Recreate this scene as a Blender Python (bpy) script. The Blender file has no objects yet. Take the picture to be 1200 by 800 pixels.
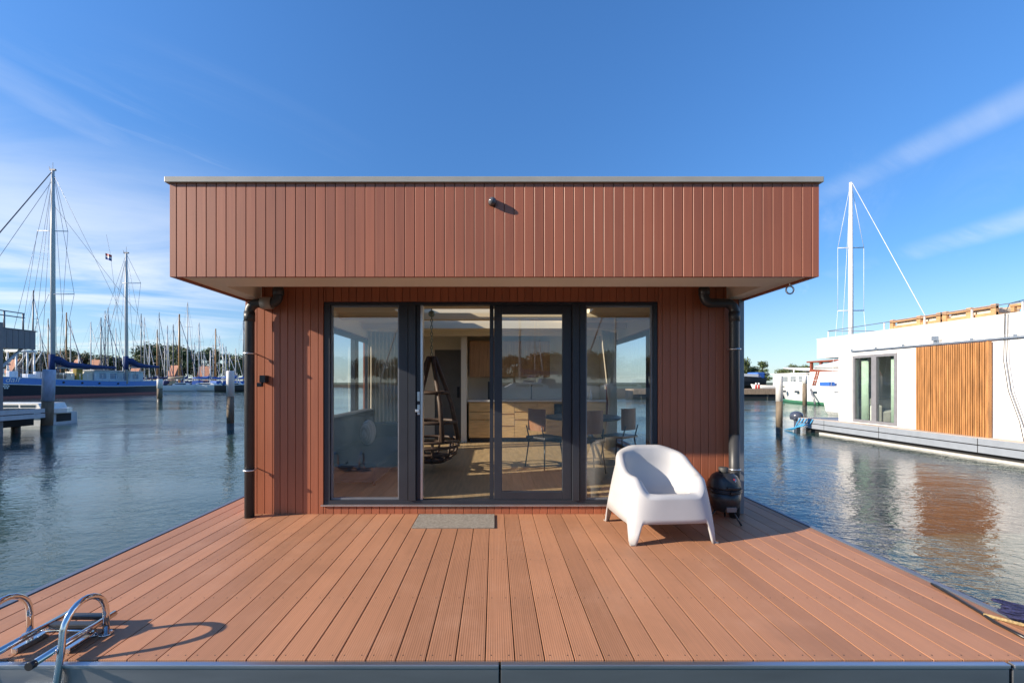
import bpy, bmesh, math, random
from mathutils import Vector, Matrix

R = math.radians
PI = math.pi
random.seed(7)
S = bpy.context.scene
COL = S.collection

# ------------------------------------------------------------------ camera
EYE = 1.40
F = 500.0                      # focal length in pixels of a 1200 px wide frame
cam_d = bpy.data.cameras.new('camera')
cam_d.sensor_width = 36.0
cam_d.lens = 15.0
cam_d.shift_x = 0.0175
cam_d.shift_y = 0.0400
cam_d.clip_start = 0.05
cam_d.clip_end = 6000.0
cam = bpy.data.objects.new('camera', cam_d)
COL.objects.link(cam)
cam.location = (0, 0, EYE)
cam.rotation_euler = (R(90), 0, 0)
S.camera = cam

# ------------------------------------------------------------------ light
SUN_EL, SUN_AL = 22.8, 15.5     # elevation, angle in front of the facade plane (sun to the left)
sx, sy, sz = -math.cos(R(SUN_AL)) * math.cos(R(SUN_EL)), -math.sin(R(SUN_AL)) * math.cos(R(SUN_EL)), math.sin(R(SUN_EL))
sun_d = bpy.data.lights.new('sun', 'SUN')
sun_d.energy = 5.0
sun_d.angle = R(0.55)
sun_d.color = (1.0, 0.87, 0.71)
sun = bpy.data.objects.new('sun', sun_d)
COL.objects.link(sun)
sun.location = (-30, -8, 14)
sun.rotation_euler = Vector((sx, sy, sz)).to_track_quat('Z', 'Y').to_euler()

W = bpy.data.worlds.new('World')
S.world = W
W.use_nodes = True


def build_world():
    nt = W.node_tree
    N, L = nt.nodes, nt.links
    bg = N['Background']
    bg.inputs[1].default_value = 0.092
    sky = N.new('ShaderNodeTexSky')
    sky.sky_type = 'NISHITA'
    sky.sun_disc = False
    sky.sun_elevation = R(SUN_EL)
    sky.sun_rotation = R(360 - 90 - SUN_AL)
    sky.air_density = 1.0
    sky.dust_density = 0.35
    sky.ozone_density = 2.2
    sky.altitude = 0

    def M(op, a, b=None, c=None, clamp=False):
        n = N.new('ShaderNodeMath')
        n.operation = op
        n.use_clamp = clamp
        for i, v in enumerate((a, b, c)):
            if v is None:
                continue
            if isinstance(v, (int, float)):
                n.inputs[i].default_value = v
            else:
                L.new(v, n.inputs[i])
        return n.outputs[0]

    def ramp(v, lo, hi):
        n = N.new('ShaderNodeMapRange')
        n.interpolation_type = 'SMOOTHSTEP'
        n.inputs[1].default_value, n.inputs[2].default_value = lo, hi
        L.new(v, n.inputs[0])
        return n.outputs[0]
    tc = N.new('ShaderNodeTexCoord')
    sp = N.new('ShaderNodeSeparateXYZ')
    L.new(tc.outputs['Generated'], sp.inputs[0])
    X, Y, Z = sp.outputs
    zc = M('ADD', M('MAXIMUM', Z, 0.0), 0.10)
    u, v = M('DIVIDE', X, zc), M('DIVIDE', Y, zc)        # the cloud deck as a flat layer overhead

    def noise(su, sv, rot, scale, detail, rough, dist, off):
        cb = N.new('ShaderNodeCombineXYZ')
        cr, sr = math.cos(R(rot)), math.sin(R(rot))
        a = M('ADD', M('MULTIPLY', u, cr * su), M('MULTIPLY', v, sr * su))
        b = M('ADD', M('MULTIPLY', u, -sr * sv), M('MULTIPLY', v, cr * sv))
        L.new(a, cb.inputs[0]); L.new(b, cb.inputs[1]); cb.inputs[2].default_value = off
        n = N.new('ShaderNodeTexNoise')
        n.inputs['Scale'].default_value = scale
        n.inputs['Detail'].default_value = detail
        n.inputs['Roughness'].default_value = rough
        n.inputs['Distortion'].default_value = dist
        L.new(cb.outputs[0], n.inputs['Vector'])
        return n.outputs[0]
    az = M('ARCTAN2', X, Y)                                # 0 straight ahead, positive to the right
    el = M('ARCTAN2', Z, M('SQRT', M('ADD', M('MULTIPLY', X, X), M('MULTIPLY', Y, Y))))
    # thin veil low on the left
    leftm = ramp(az, -0.30, -0.75)
    lowm = M('MULTIPLY', ramp(el, 0.46, 0.16), ramp(el, -0.02, 0.03))
    veil = M('MULTIPLY', M('MULTIPLY', leftm, lowm), ramp(noise(0.6, 1.15, 24, 0.8, 10, 0.60, 0.8, 2.0), 0.34, 0.70))
    # wispy cirrus everywhere, faint
    wis = M('MULTIPLY', ramp(noise(0.35, 1.7, 50, 1.1, 11, 0.66, 1.4, 9.3), 0.46, 0.82), ramp(noise(1, 1, 0, 0.45, 3, 0.5, 0, 4.1), 0.46, 0.66))
    # one long streak to the right: a band along a line in the cloud layer
    def band(p0, p1, wd):
        dx, dy = p1[0] - p0[0], p1[1] - p0[1]
        ln = math.hypot(dx, dy)
        nx, ny = -dy / ln, dx / ln
        d = M('ADD', M('ADD', M('MULTIPLY', u, nx), M('MULTIPLY', v, ny)), -(p0[0] * nx + p0[1] * ny))
        return ramp(M('ABSOLUTE', d), wd, wd * 0.1)

    def layer(px, py):
        d = Vector(((px - 579) / 500, 1, (448 - py) / 500)).normalized()
        return d.x / (d.z + 0.10), d.y / (d.z + 0.10)
    st = M('MULTIPLY', band(layer(960, 232), layer(1200, 118), 0.13), ramp(noise(0.6, 3.0, 24, 0.9, 8, 0.6, 0.7, 5.5), 0.25, 0.80))
    st = M('MULTIPLY', M('MULTIPLY', st, ramp(az, 0.45, 0.75)), 0.30)
    st2 = M('MULTIPLY', band(layer(0, 92), layer(140, 170), 0.12), ramp(noise(0.6, 3.0, 60, 0.9, 8, 0.6, 0.7, 1.5), 0.30, 0.80))
    st2 = M('MULTIPLY', M('MULTIPLY', st2, ramp(az, -0.55, -0.75)), 0.38)
    st3 = M('MULTIPLY', band(layer(1040, 305), layer(1200, 258), 0.20), ramp(noise(0.6, 3.0, 24, 0.9, 8, 0.6, 0.7, 7.5), 0.30, 0.80))
    st3 = M('MULTIPLY', M('MULTIPLY', st3, ramp(az, 0.55, 0.8)), 0.34)
    hz = M('MULTIPLY', ramp(el, 0.24, 0.0), 0.30)
    tot = M('MAXIMUM', M('MAXIMUM', hz, M('MAXIMUM', M('MULTIPLY', veil, 0.85), M('MULTIPLY', wis, 0.32))), M('MAXIMUM', st, M('MAXIMUM', st2, st3)))
    # richer blue (clear polarised air at right angles to the sun)
    hs = N.new('ShaderNodeHueSaturation')
    hs.inputs['Saturation'].default_value = 1.08
    wb = N.new('ShaderNodeMix')
    wb.data_type = 'RGBA'
    wb.blend_type = 'MULTIPLY'
    wb.inputs['Factor'].default_value = 1.0
    wb.inputs['B'].default_value = (0.78, 1.02, 1.32, 1)      # white balance of clear air
    L.new(sky.outputs[0], wb.inputs['A'])
    lift = N.new('ShaderNodeMapRange')
    lift.interpolation_type = 'SMOOTHSTEP'
    lift.inputs[1].default_value, lift.inputs[2].default_value = 0.02, 0.75
    lift.inputs[3].default_value, lift.inputs[4].default_value = 0.78, 1.20
    L.new(el, lift.inputs[0])
    sc = N.new('ShaderNodeVectorMath')
    sc.operation = 'SCALE'
    L.new(wb.outputs['Result'], sc.inputs[0])
    L.new(lift.outputs[0], sc.inputs['Scale'])
    L.new(sc.outputs[0], hs.inputs['Color'])
    mx = N.new('ShaderNodeMix')
    mx.data_type = 'RGBA'
    L.new(M('MINIMUM', tot, 0.85), mx.inputs['Factor'])
    L.new(hs.outputs[0], mx.inputs['A'])
    mx.inputs['B'].default_value = (6.3, 6.7, 7.2, 1)
    L.new(mx.outputs['Result'], bg.inputs[0])


build_world()
S.view_settings.view_transform = 'Standard'
S.view_settings.look = 'None'
S.view_settings.exposure = 0.80
S.view_settings.gamma = 1.0
S.render.engine = 'CYCLES'
S.cycles.max_bounces = 10
S.cycles.transparent_max_bounces = 24
S.cycles.sample_clamp_indirect = 6.0
S.cycles.caustics_reflective = False
S.cycles.caustics_refractive = False

# ------------------------------------------------------------------ materials
MATS = {}


def mat(name, col, rough=0.5, metal=0.0, var=0.10, scale=6.0, bump=0.0, stretch=(1, 1, 1), bscale=None, spec=0.5, coat=0.0, dirt=0.0):
    """Principled material with noise in its colour and roughness, in object space."""
    if name in MATS:
        return MATS[name]
    m = bpy.data.materials.new(name)
    m.use_nodes = True
    nt = m.node_tree
    N, L = nt.nodes, nt.links
    p = N['Principled BSDF']
    p.inputs['Roughness'].default_value = rough
    p.inputs['Metallic'].default_value = metal
    p.inputs['Specular IOR Level'].default_value = spec
    p.inputs['Coat Weight'].default_value = coat
    tc = N.new('ShaderNodeTexCoord')
    mp = N.new('ShaderNodeMapping')
    mp.inputs['Scale'].default_value = stretch
    L.new(tc.outputs['Object'], mp.inputs[0])
    n = N.new('ShaderNodeTexNoise')
    n.inputs['Scale'].default_value = scale
    n.inputs['Detail'].default_value = 6
    L.new(mp.outputs[0], n.inputs['Vector'])
    rp = N.new('ShaderNodeValToRGB')
    rp.color_ramp.elements[0].position = 0.3
    rp.color_ramp.elements[1].position = 0.72
    rp.color_ramp.elements[0].color = tuple(c * (1 - var) for c in col) + (1,)
    rp.color_ramp.elements[1].color = tuple(min(1, c * (1 + var)) for c in col) + (1,)
    L.new(n.outputs[0], rp.inputs[0])
    out = rp.outputs[0]
    if dirt:
        n2 = N.new('ShaderNodeTexNoise')
        n2.inputs['Scale'].default_value = scale * 0.23
        n2.inputs['Detail'].default_value = 8
        n2.inputs['Roughness'].default_value = 0.65
        L.new(mp.outputs[0], n2.inputs['Vector'])
        r2 = N.new('ShaderNodeMapRange')
        r2.inputs[1].default_value, r2.inputs[2].default_value = 0.5, 0.75
        r2.inputs[3].default_value, r2.inputs[4].default_value = 0.0, dirt
        L.new(n2.outputs[0], r2.inputs[0])
        mx = N.new('ShaderNodeMix')
        mx.data_type = 'RGBA'
        L.new(r2.outputs[0], mx.inputs['Factor'])
        L.new(out, mx.inputs['A'])
        mx.inputs['B'].default_value = (col[0] * 0.5 + 0.02, col[1] * 0.48 + 0.02, col[2] * 0.42 + 0.015, 1)
        out = mx.outputs['Result']
    L.new(out, p.inputs['Base Color'])
    mr = N.new('ShaderNodeMapRange')
    mr.inputs[3].default_value = max(0.02, rough * 0.82)
    mr.inputs[4].default_value = min(1, rough * 1.18)
    L.new(n.outputs[0], mr.inputs[0])
    L.new(mr.outputs[0], p.inputs['Roughness'])
    if bump:
        nb = N.new('ShaderNodeTexNoise')
        nb.inputs['Scale'].default_value = bscale or scale * 4
        nb.inputs['Detail'].default_value = 5
        L.new(mp.outputs[0], nb.inputs['Vector'])
        b = N.new('ShaderNodeBump')
        b.inputs['Strength'].default_value = bump
        b.inputs['Distance'].default_value = 0.01
        L.new(nb.outputs[0], b.inputs['Height'])
        L.new(b.outputs[0], p.inputs['Normal'])
    MATS[name] = m
    return m


def board_mat(name, col, axis, pitch, off, rough, ribs=0.0, bvar=0.09, grain=0.10, wear=0.0, spec=0.5, streak=0.0):
    """Boards side by side along x: each its own shade, long grain along `axis`, optional fine ribs."""
    m = bpy.data.materials.new(name)
    m.use_nodes = True
    nt = m.node_tree
    N, L = nt.nodes, nt.links
    p = N['Principled BSDF']
    tc = N.new('ShaderNodeTexCoord')
    sp = N.new('ShaderNodeSeparateXYZ')
    L.new(tc.outputs['Object'], sp.inputs[0])

    def M(op, a, b=None, c=None):
        n = N.new('ShaderNodeMath')
        n.operation = op
        for i, v in enumerate((a, b, c)):
            if v is None:
                continue
            if isinstance(v, (int, float)):
                n.inputs[i].default_value = v
            else:
                L.new(v, n.inputs[i])
        return n.outputs[0]
    idx = M('FLOOR', M('DIVIDE', M('ADD', sp.outputs[0], off), pitch))
    wn = N.new('ShaderNodeTexWhiteNoise')
    wn.noise_dimensions = '1D'
    L.new(idx, wn.inputs['W'])
    mp = N.new('ShaderNodeMapping')
    st = [55, 55, 55]
    st['xyz'.index(axis)] = 1.4
    mp.inputs['Scale'].default_value = st
    sh = N.new('ShaderNodeCombineXYZ')
    L.new(M('MULTIPLY', wn.outputs['Value'], 37.0), sh.inputs['xyz'.index(axis)])
    va = N.new('ShaderNodeVectorMath')
    L.new(tc.outputs['Object'], va.inputs[0]); L.new(sh.outputs[0], va.inputs[1])
    L.new(va.outputs[0], mp.inputs[0])
    n = N.new('ShaderNodeTexNoise')
    n.inputs['Scale'].default_value = 1.0
    n.inputs['Detail'].default_value = 7
    n.inputs['Roughness'].default_value = 0.6
    L.new(mp.outputs[0], n.inputs['Vector'])
    big = N.new('ShaderNodeTexNoise')
    big.inputs['Scale'].default_value = 1.3
    big.inputs['Detail'].default_value = 6
    L.new(tc.outputs['Object'], big.inputs['Vector'])
    f = M('ADD', M('MULTIPLY', M('SUBTRACT', wn.outputs['Value'], 0.5), 2 * bvar),
          M('ADD', M('MULTIPLY', M('SUBTRACT', n.outputs[0], 0.5), 4 * grain), M('MULTIPLY', M('SUBTRACT', big.outputs[0], 0.5), 0.30)))
    hs = N.new('ShaderNodeHueSaturation')
    hs.inputs['Color'].default_value = tuple(col) + (1,)
    L.new(M('ADD', f, 1.0), hs.inputs['Value'])
    L.new(M('ADD', M('MULTIPLY', M('SUBTRACT', wn.outputs['Color'], 0.5), 0.0), 1.0), hs.inputs['Saturation'])
    out = hs.outputs[0]
    if wear:
        r2 = N.new('ShaderNodeMapRange')
        w2 = N.new('ShaderNodeTexNoise')
        w2.inputs['Scale'].default_value = 2.2
        w2.inputs['Detail'].default_value = 9
        w2.inputs['Roughness'].default_value = 0.7
        L.new(tc.outputs['Object'], w2.inputs['Vector'])
        r2.inputs[1].default_value, r2.inputs[2].default_value = 0.52, 0.78
        r2.inputs[3].default_value, r2.inputs[4].default_value = 0.0, wear
        L.new(w2.outputs[0], r2.inputs[0])
        mx = N.new('ShaderNodeMix')
        mx.data_type = 'RGBA'
        L.new(r2.outputs[0], mx.inputs['Factor']); L.new(out, mx.inputs['A'])
        mx.inputs['B'].default_value = (col[0] * 1.15 + .03, col[1] * 1.2 + .04, col[2] * 1.2 + .045, 1)
        out = mx.outputs['Result']
    # weather stains: blotches on the deck, run-down streaks on the walls
    sm = N.new('ShaderNodeMapping')
    sm.inputs['Scale'].default_value = (7, 7, 0.55) if axis == 'z' else (1, 1, 1)
    L.new(tc.outputs['Object'], sm.inputs[0])
    sn = N.new('ShaderNodeTexNoise')
    sn.inputs['Scale'].default_value = 1.0 if axis == 'z' else 1.7
    sn.inputs['Detail'].default_value = 9
    sn.inputs['Roughness'].default_value = 0.68
    sn.inputs['Distortion'].default_value = 0.4
    L.new(sm.outputs[0], sn.inputs['Vector'])
    sr = N.new('ShaderNodeMapRange')
    sr.inputs[1].default_value, sr.inputs[2].default_value = 0.50, 0.74
    sr.inputs[3].default_value, sr.inputs[4].default_value = 0.0, 0.30 if axis == 'z' else 0.38
    L.new(sn.outputs[0], sr.inputs[0])
    sx2 = N.new('ShaderNodeMix')
    sx2.data_type = 'RGBA'
    L.new(sr.outputs[0], sx2.inputs['Factor']); L.new(out, sx2.inputs['A'])
    sx2.inputs['B'].default_value = (col[0] * 0.55, col[1] * 0.58, col[2] * 0.62, 1)
    out = sx2.outputs['Result']
    L.new(out, p.inputs['Base Color'])
    mr = N.new('ShaderNodeMapRange')
    mr.inputs[3].default_value, mr.inputs[4].default_value = rough - 0.08, rough + 0.10
    L.new(n.outputs[0], mr.inputs[0])
    L.new(mr.outputs[0], p.inputs['Roughness'])
    p.inputs['Specular IOR Level'].default_value = spec
    h = M('MULTIPLY', n.outputs[0], 0.25)
    if ribs:
        h = M('ADD', h, M('SINE', M('MULTIPLY', sp.outputs[0], 2 * PI / ribs)))
    b = N.new('ShaderNodeBump')
    b.inputs['Strength'].default_value = 0.35
    b.inputs['Distance'].default_value = 0.0009
    L.new(h, b.inputs['Height'])
    L.new(b.outputs[0], p.inputs['Normal'])
    MATS[name] = m
    return m


def glass_mat(name, tint, refl, rough=0.0):
    """Thin coated pane: see-through, mirrors at grazing angles."""
    m = bpy.data.materials.new(name)
    m.use_nodes = True
    nt = m.node_tree
    N, L = nt.nodes, nt.links
    N.remove(N['Principled BSDF'])
    t = N.new('ShaderNodeBsdfTransparent')
    t.inputs[0].default_value = tuple(tint) + (1,)
    g = N.new('ShaderNodeBsdfGlossy')
    g.inputs['Roughness'].default_value = rough
    g.inputs[0].default_value = (1, 1, 1, 1)
    fr = N.new('ShaderNodeFresnel')
    fr.inputs[0].default_value = refl
    ge = N.new('ShaderNodeNewGeometry')
    iv = N.new('ShaderNodeMath')
    iv.operation = 'SUBTRACT'
    iv.inputs[0].default_value = 1.0
    L.new(ge.outputs['Backfacing'], iv.inputs[1])
    fm = N.new('ShaderNodeMath')
    fm.operation = 'MULTIPLY'
    L.new(fr.outputs[0], fm.inputs[0]); L.new(iv.outputs[0], fm.inputs[1])
    mx = N.new('ShaderNodeMixShader')
    L.new(fm.outputs[0], mx.inputs[0]); L.new(t.outputs[0], mx.inputs[1]); L.new(g.outputs[0], mx.inputs[2])
    L.new(mx.outputs[0], N['Material Output'].inputs[0])
    MATS[name] = m
    return m


def water_mat():
    m = bpy.data.materials.new('water')
    m.use_nodes = True
    nt = m.node_tree
    N, L = nt.nodes, nt.links
    p = N['Principled BSDF']
    p.inputs['IOR'].default_value = 1.48
    p.inputs['Roughness'].default_value = 0.035
    tc = N.new('ShaderNodeTexCoord')
    geo = N.new('ShaderNodeNewGeometry')

    def nz(scale, detail, rough, stretch, dist=0.0, rot=0.0):
        mp = N.new('ShaderNodeMapping')
        mp.inputs['Scale'].default_value = stretch
        mp.inputs['Rotation'].default_value = (0, 0, R(rot))
        L.new(geo.outputs['Position'], mp.inputs[0])
        n = N.new('ShaderNodeTexNoise')
        n.inputs['Scale'].default_value = scale
        n.inputs['Detail'].default_value = detail
        n.inputs['Roughness'].default_value = rough
        n.inputs['Distortion'].default_value = dist
        L.new(mp.outputs[0], n.inputs['Vector'])
        return n.outputs[0]

    def M(op, a, b):
        n = N.new('ShaderNodeMath')
        n.operation = op
        for i, v in enumerate((a, b)):
            if isinstance(v, (int, float)):
                n.inputs[i].default_value = v
            else:
                L.new(v, n.inputs[i])
        return n.outputs[0]
    h = M('ADD', M('MULTIPLY', nz(0.55, 3, 0.5, (1, 1.6, 1), 0.4, 20), 1.0),
          M('ADD', M('MULTIPLY', nz(2.3, 4, 0.55, (1, 1.7, 1), 0.8, -12), 0.34), M('MULTIPLY', nz(8.0, 3, 0.5, (1, 1.5, 1), 0.5, 35), 0.26)))
    # calm and ruffled patches
    pt = N.new('ShaderNodeMapRange')
    pt.interpolation_type = 'SMOOTHSTEP'
    pt.inputs[1].default_value, pt.inputs[2].default_value = 0.35, 0.65
    pt.inputs[3].default_value, pt.inputs[4].default_value = 0.22, 1.2
    L.new(nz(0.06, 3, 0.5, (1, 2.2, 1), 0.5), pt.inputs[0])
    b = N.new('ShaderNodeBump')
    b.inputs['Distance'].default_value = WAVE
    L.new(pt.outputs[0], b.inputs['Strength'])
    L.new(h, b.inputs['Height'])
    L.new(b.outputs[0], p.inputs['Normal'])
    cr = N.new('ShaderNodeValToRGB')
    cr.color_ramp.elements[0].color = (0.026, 0.060, 0.052, 1)
    cr.color_ramp.elements[1].color = (0.036, 0.078, 0.074, 1)
    L.new(nz(0.12, 3, 0.5, (1, 1, 1)), cr.inputs[0])
    L.new(cr.outputs[0], p.inputs['Base Color'])
    return m


WAVE = 0.05
DX = 0.151                       # deck board pitch
CX = 0.0815                      # cladding board pitch
M_DECK = board_mat('composite_decking', (0.42, 0.198, 0.104), 'y', DX, 0.045, 0.58, ribs=0.0125, bvar=0.14, grain=0.09, wear=0.5)
M_CLAD = board_mat('red_brown_cladding', (0.35, 0.109, 0.051), 'z', CX, 0.0, 0.46, bvar=0.10, grain=0.08, spec=0.6, streak=0.5)
M_ANTH = mat('anthracite_frame', (0.021, 0.025, 0.034), 0.45, var=0.05)
M_FRIM = mat('aluminium_edge', (0.55, 0.56, 0.58), 0.35, 0.9, var=0.05)
M_TRIM = mat('grey_roof_trim', (0.37, 0.355, 0.31), 0.45, 0.0, var=0.06)
M_SOFF = mat('beige_soffit', (0.90, 0.84, 0.73), 0.6, var=0.03, scale=2)
M_PIPE = mat('dark_grey_pvc', (0.034, 0.036, 0.040), 0.45, var=0.12, scale=9)
M_CLAMP = mat('galvanised_clamp', (0.60, 0.61, 0.62), 0.35, 0.9)
M_SLEEVE = mat('pale_grey_sleeve', (0.36, 0.33, 0.30), 0.5)
M_PONT = mat('brushed_aluminium_pontoon', (0.33, 0.35, 0.38), 0.36, 0.85, var=0.10, scale=3, stretch=(0.4, 1, 3), dirt=0.35)
M_PFL = mat('aluminium_flange', (0.50, 0.53, 0.58), 0.30, 0.9, var=0.06, stretch=(0.3, 1, 1))
M_EDGE = mat('blue_grey_edge_trim', (0.17, 0.20, 0.25), 0.4, 0.5)
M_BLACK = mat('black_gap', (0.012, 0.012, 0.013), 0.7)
M_BPLAS = mat('black_plastic', (0.02, 0.02, 0.022), 0.35)
M_CHROME = mat('polished_steel', (0.72, 0.72, 0.72), 0.10, 1.0, var=0.03)
M_STEELG = mat('grey_ladder_tread', (0.07, 0.075, 0.08), 0.4, 0.5)
M_WHITEP = mat('white_chair_plastic', (0.47, 0.47, 0.475), 0.42, var=0.03, dirt=0.06)
M_KAM = mat('matte_black_ceramic', (0.022, 0.023, 0.026), 0.30, var=0.2, scale=60, bump=0.25, bscale=140)
M_KAMB = mat('black_steel_band', (0.03, 0.03, 0.033), 0.35, 0.4)
M_KAMV = mat('grey_vent_drawer', (0.20, 0.20, 0.20), 0.4, 0.4)
M_MATT = mat('grey_coir_mat', (0.30, 0.27, 0.225), 0.95, var=0.28, scale=45, bump=1.0, bscale=260)
M_WWALL = mat('white_render', (0.74, 0.735, 0.72), 0.65, var=0.03, scale=1.2, stretch=(1, 3, .5), dirt=0.10)
M_INT = mat('interior_wall', (0.80, 0.73, 0.60), 0.8, var=0.02)
M_ICEIL = mat('interior_ceiling', (0.84, 0.72, 0.52), 0.8, var=0.02)
M_IGREY = mat('interior_grey_door', (0.16, 0.155, 0.145), 0.6)
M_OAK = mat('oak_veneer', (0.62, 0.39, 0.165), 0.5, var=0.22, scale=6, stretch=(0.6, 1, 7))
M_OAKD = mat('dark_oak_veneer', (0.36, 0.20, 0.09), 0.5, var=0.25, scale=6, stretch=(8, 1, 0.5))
M_FLOOR = mat('laminate_floor', (0.44, 0.31, 0.165), 0.4, var=0.22, scale=4, stretch=(6, 0.6, 1))
M_WORK = mat('pale_worktop', (0.62, 0.60, 0.56), 0.4)
M_CURT = mat('beige_curtain', (0.56, 0.48, 0.36), 0.9, var=0.08)
M_RATT = mat('brown_rattan', (0.07, 0.042, 0.028), 0.6, var=0.3, scale=30)
M_LEATH = mat('brown_seat_shell', (0.26, 0.11, 0.045), 0.5)
M_DTABLE = mat('dark_table_top', (0.045, 0.04, 0.038), 0.4)
M_SOFA = mat('grey_sofa_fabric', (0.055, 0.056, 0.06), 0.9, var=0.15, scale=40)
M_WOOD = mat('warm_timber', (0.46, 0.245, 0.105), 0.6, var=0.30, scale=5, stretch=(4, 4, 0.6))
M_LARCH = mat('larch_slat', (0.40, 0.185, 0.062), 0.6, var=0.38, scale=3, stretch=(5, 5, 0.5))
M_PALLET = mat('roof_seat_timber', (0.46, 0.26, 0.12), 0.65, var=0.25, scale=6)
M_CUSH = mat('cream_cushion', (0.62, 0.55, 0.44), 0.9)
M_GREYM = mat('grey_metal', (0.24, 0.25, 0.27), 0.45, 0.5)
M_SOLIDW = mat('white_gelcoat', (0.78, 0.78, 0.76), 0.28, var=0.03, dirt=0.12)
M_CREAM = mat('cream_deckhouse', (0.62, 0.57, 0.44), 0.5)
M_NAVYC = mat('navy_canvas', (0.018, 0.04, 0.14), 0.8, var=0.2)
M_BLUEC = mat('bright_blue_canvas', (0.03, 0.12, 0.42), 0.75, var=0.2)
M_SHIPB = mat('ship_blue_paint', (0.035, 0.21, 0.60), 0.30, var=0.06, dirt=0.1)
M_SHIPN = mat('ship_navy_paint', (0.014, 0.017, 0.028), 0.30, var=0.15, dirt=0.1)
M_SHIPR = mat('ship_red_boot', (0.40, 0.13, 0.11), 0.5, var=0.15)
M_PALEB = mat('pale_blue_deckhouse', (0.42, 0.55, 0.60), 0.45)
M_WIN = mat('dark_window', (0.03, 0.05, 0.07), 0.08)
M_MASTG = mat('mast_aluminium', (0.60, 0.60, 0.58), 0.45, 0.0, var=0.08)
M_MASTD = mat('mast_dark_grey', (0.16, 0.16, 0.17), 0.45, 0.2)
M_MASTW = mat('mast_varnished', (0.36, 0.19, 0.075), 0.45, var=0.2)
M_MASTWH = mat('mast_white_paint', (0.80, 0.80, 0.78), 0.35)
M_WIRE = mat('rigging_wire', (0.22, 0.23, 0.25), 0.4, 0.5)
M_WIREW = mat('white_rigging', (0.62, 0.64, 0.66), 0.4)
M_PILE = mat('weathered_pile', (0.17, 0.135, 0.095), 0.9, var=0.35, scale=3, stretch=(3, 3, 0.7), bump=0.6, dirt=0.6)
M_PILEW = mat('pile_white_sleeve', (0.66, 0.66, 0.64), 0.5, var=0.06, dirt=0.25)
M_PILEB = mat('pile_scuffed_blue_sleeve', (0.36, 0.46, 0.62), 0.6, var=0.20, scale=7, stretch=(2, 2, .6), dirt=0.5)
M_PILED = mat('wet_pile_foot', (0.05, 0.048, 0.036), 0.5, var=0.4)
M_GREYC = mat('grey_ribbed_cladding', (0.17, 0.175, 0.19), 0.5, var=0.12, scale=4, stretch=(8, 8, .3))
M_PIERW = mat('pale_pier_beam', (0.50, 0.53, 0.55), 0.5, var=0.08, dirt=0.3)
M_ROOFT = mat('orange_roof_tile', (0.28, 0.11, 0.06), 0.8, var=0.25, scale=2)
M_BRICK = mat('brown_brick', (0.30, 0.18, 0.12), 0.9, var=0.2)
M_LAND = mat('grass_land', (0.06, 0.075, 0.028), 0.95, var=0.4, scale=0.2)
M_QUAY = mat('quay_wall', (0.12, 0.10, 0.08), 0.9, var=0.3, scale=0.8)
M_DOCKW = mat('weathered_dock_timber', (0.30, 0.22, 0.15), 0.85, var=0.3, scale=2, stretch=(3, .5, 1))
M_BARK = mat('bark', (0.09, 0.065, 0.045), 0.95, var=0.3)
M_LEAF = [mat('leaf_dark', (0.075, 0.105, 0.032), 0.75, var=0.45, scale=0.7), mat('leaf_mid', (0.125, 0.15, 0.05), 0.75, var=0.45, scale=0.7),
          mat('leaf_autumn', (0.16, 0.105, 0.036), 0.75, var=0.45, scale=0.7), mat('leaf_pine', (0.065, 0.10, 0.04), 0.75, var=0.4, scale=0.7)]
M_RED = mat('red_paint', (0.50, 0.035, 0.03), 0.4)
M_MAHOG = mat('red_mahogany', (0.24, 0.065, 0.035), 0.35, var=0.15)
M_GREENB = mat('green_boot_stripe', (0.06, 0.22, 0.13), 0.5)
M_ROPEB = mat('navy_rope', (0.016, 0.02, 0.075), 0.85, var=0.5, scale=90, bump=0.8, bscale=120)
M_ROPEY = mat('straw_rope', (0.36, 0.26, 0.12), 0.85, var=0.3, scale=90, bump=0.8, bscale=120)
M_ROPEC = mat('cyan_rope', (0.05, 0.30, 0.55), 0.8)
M_ENGINE = mat('outboard_cowl', (0.06, 0.07, 0.10), 0.25, coat=0.3)
M_RUBBER = mat('grey_hull_bumper', (0.26, 0.29, 0.33), 0.5, var=0.06, dirt=0.15)
M_OCHRE = mat('ochre_canvas', (0.34, 0.25, 0.05), 0.8)
M_HULLD = mat('dark_hull', (0.03, 0.03, 0.034), 0.5, var=0.2)
M_HULLR = mat('dark_red_hull', (0.16, 0.02, 0.02), 0.4)
M_TAN = mat('tan_hull', (0.42, 0.32, 0.20), 0.5)
M_GREENC = mat('pale_green_curtain', (0.46, 0.56, 0.46), 0.9)
M_BADGE = mat('white_badge', (0.75, 0.75, 0.75), 0.4)
M_BROWNF = mat('brown_leather_pouch', (0.10, 0.075, 0.045), 0.6)
M_GLASS = glass_mat('window_glass', (0.97, 0.985, 0.985), 2.05)
M_GLASSF = glass_mat('neighbour_glass', (0.93, 0.97, 0.96), 1.7)
M_WATER = water_mat()


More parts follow.
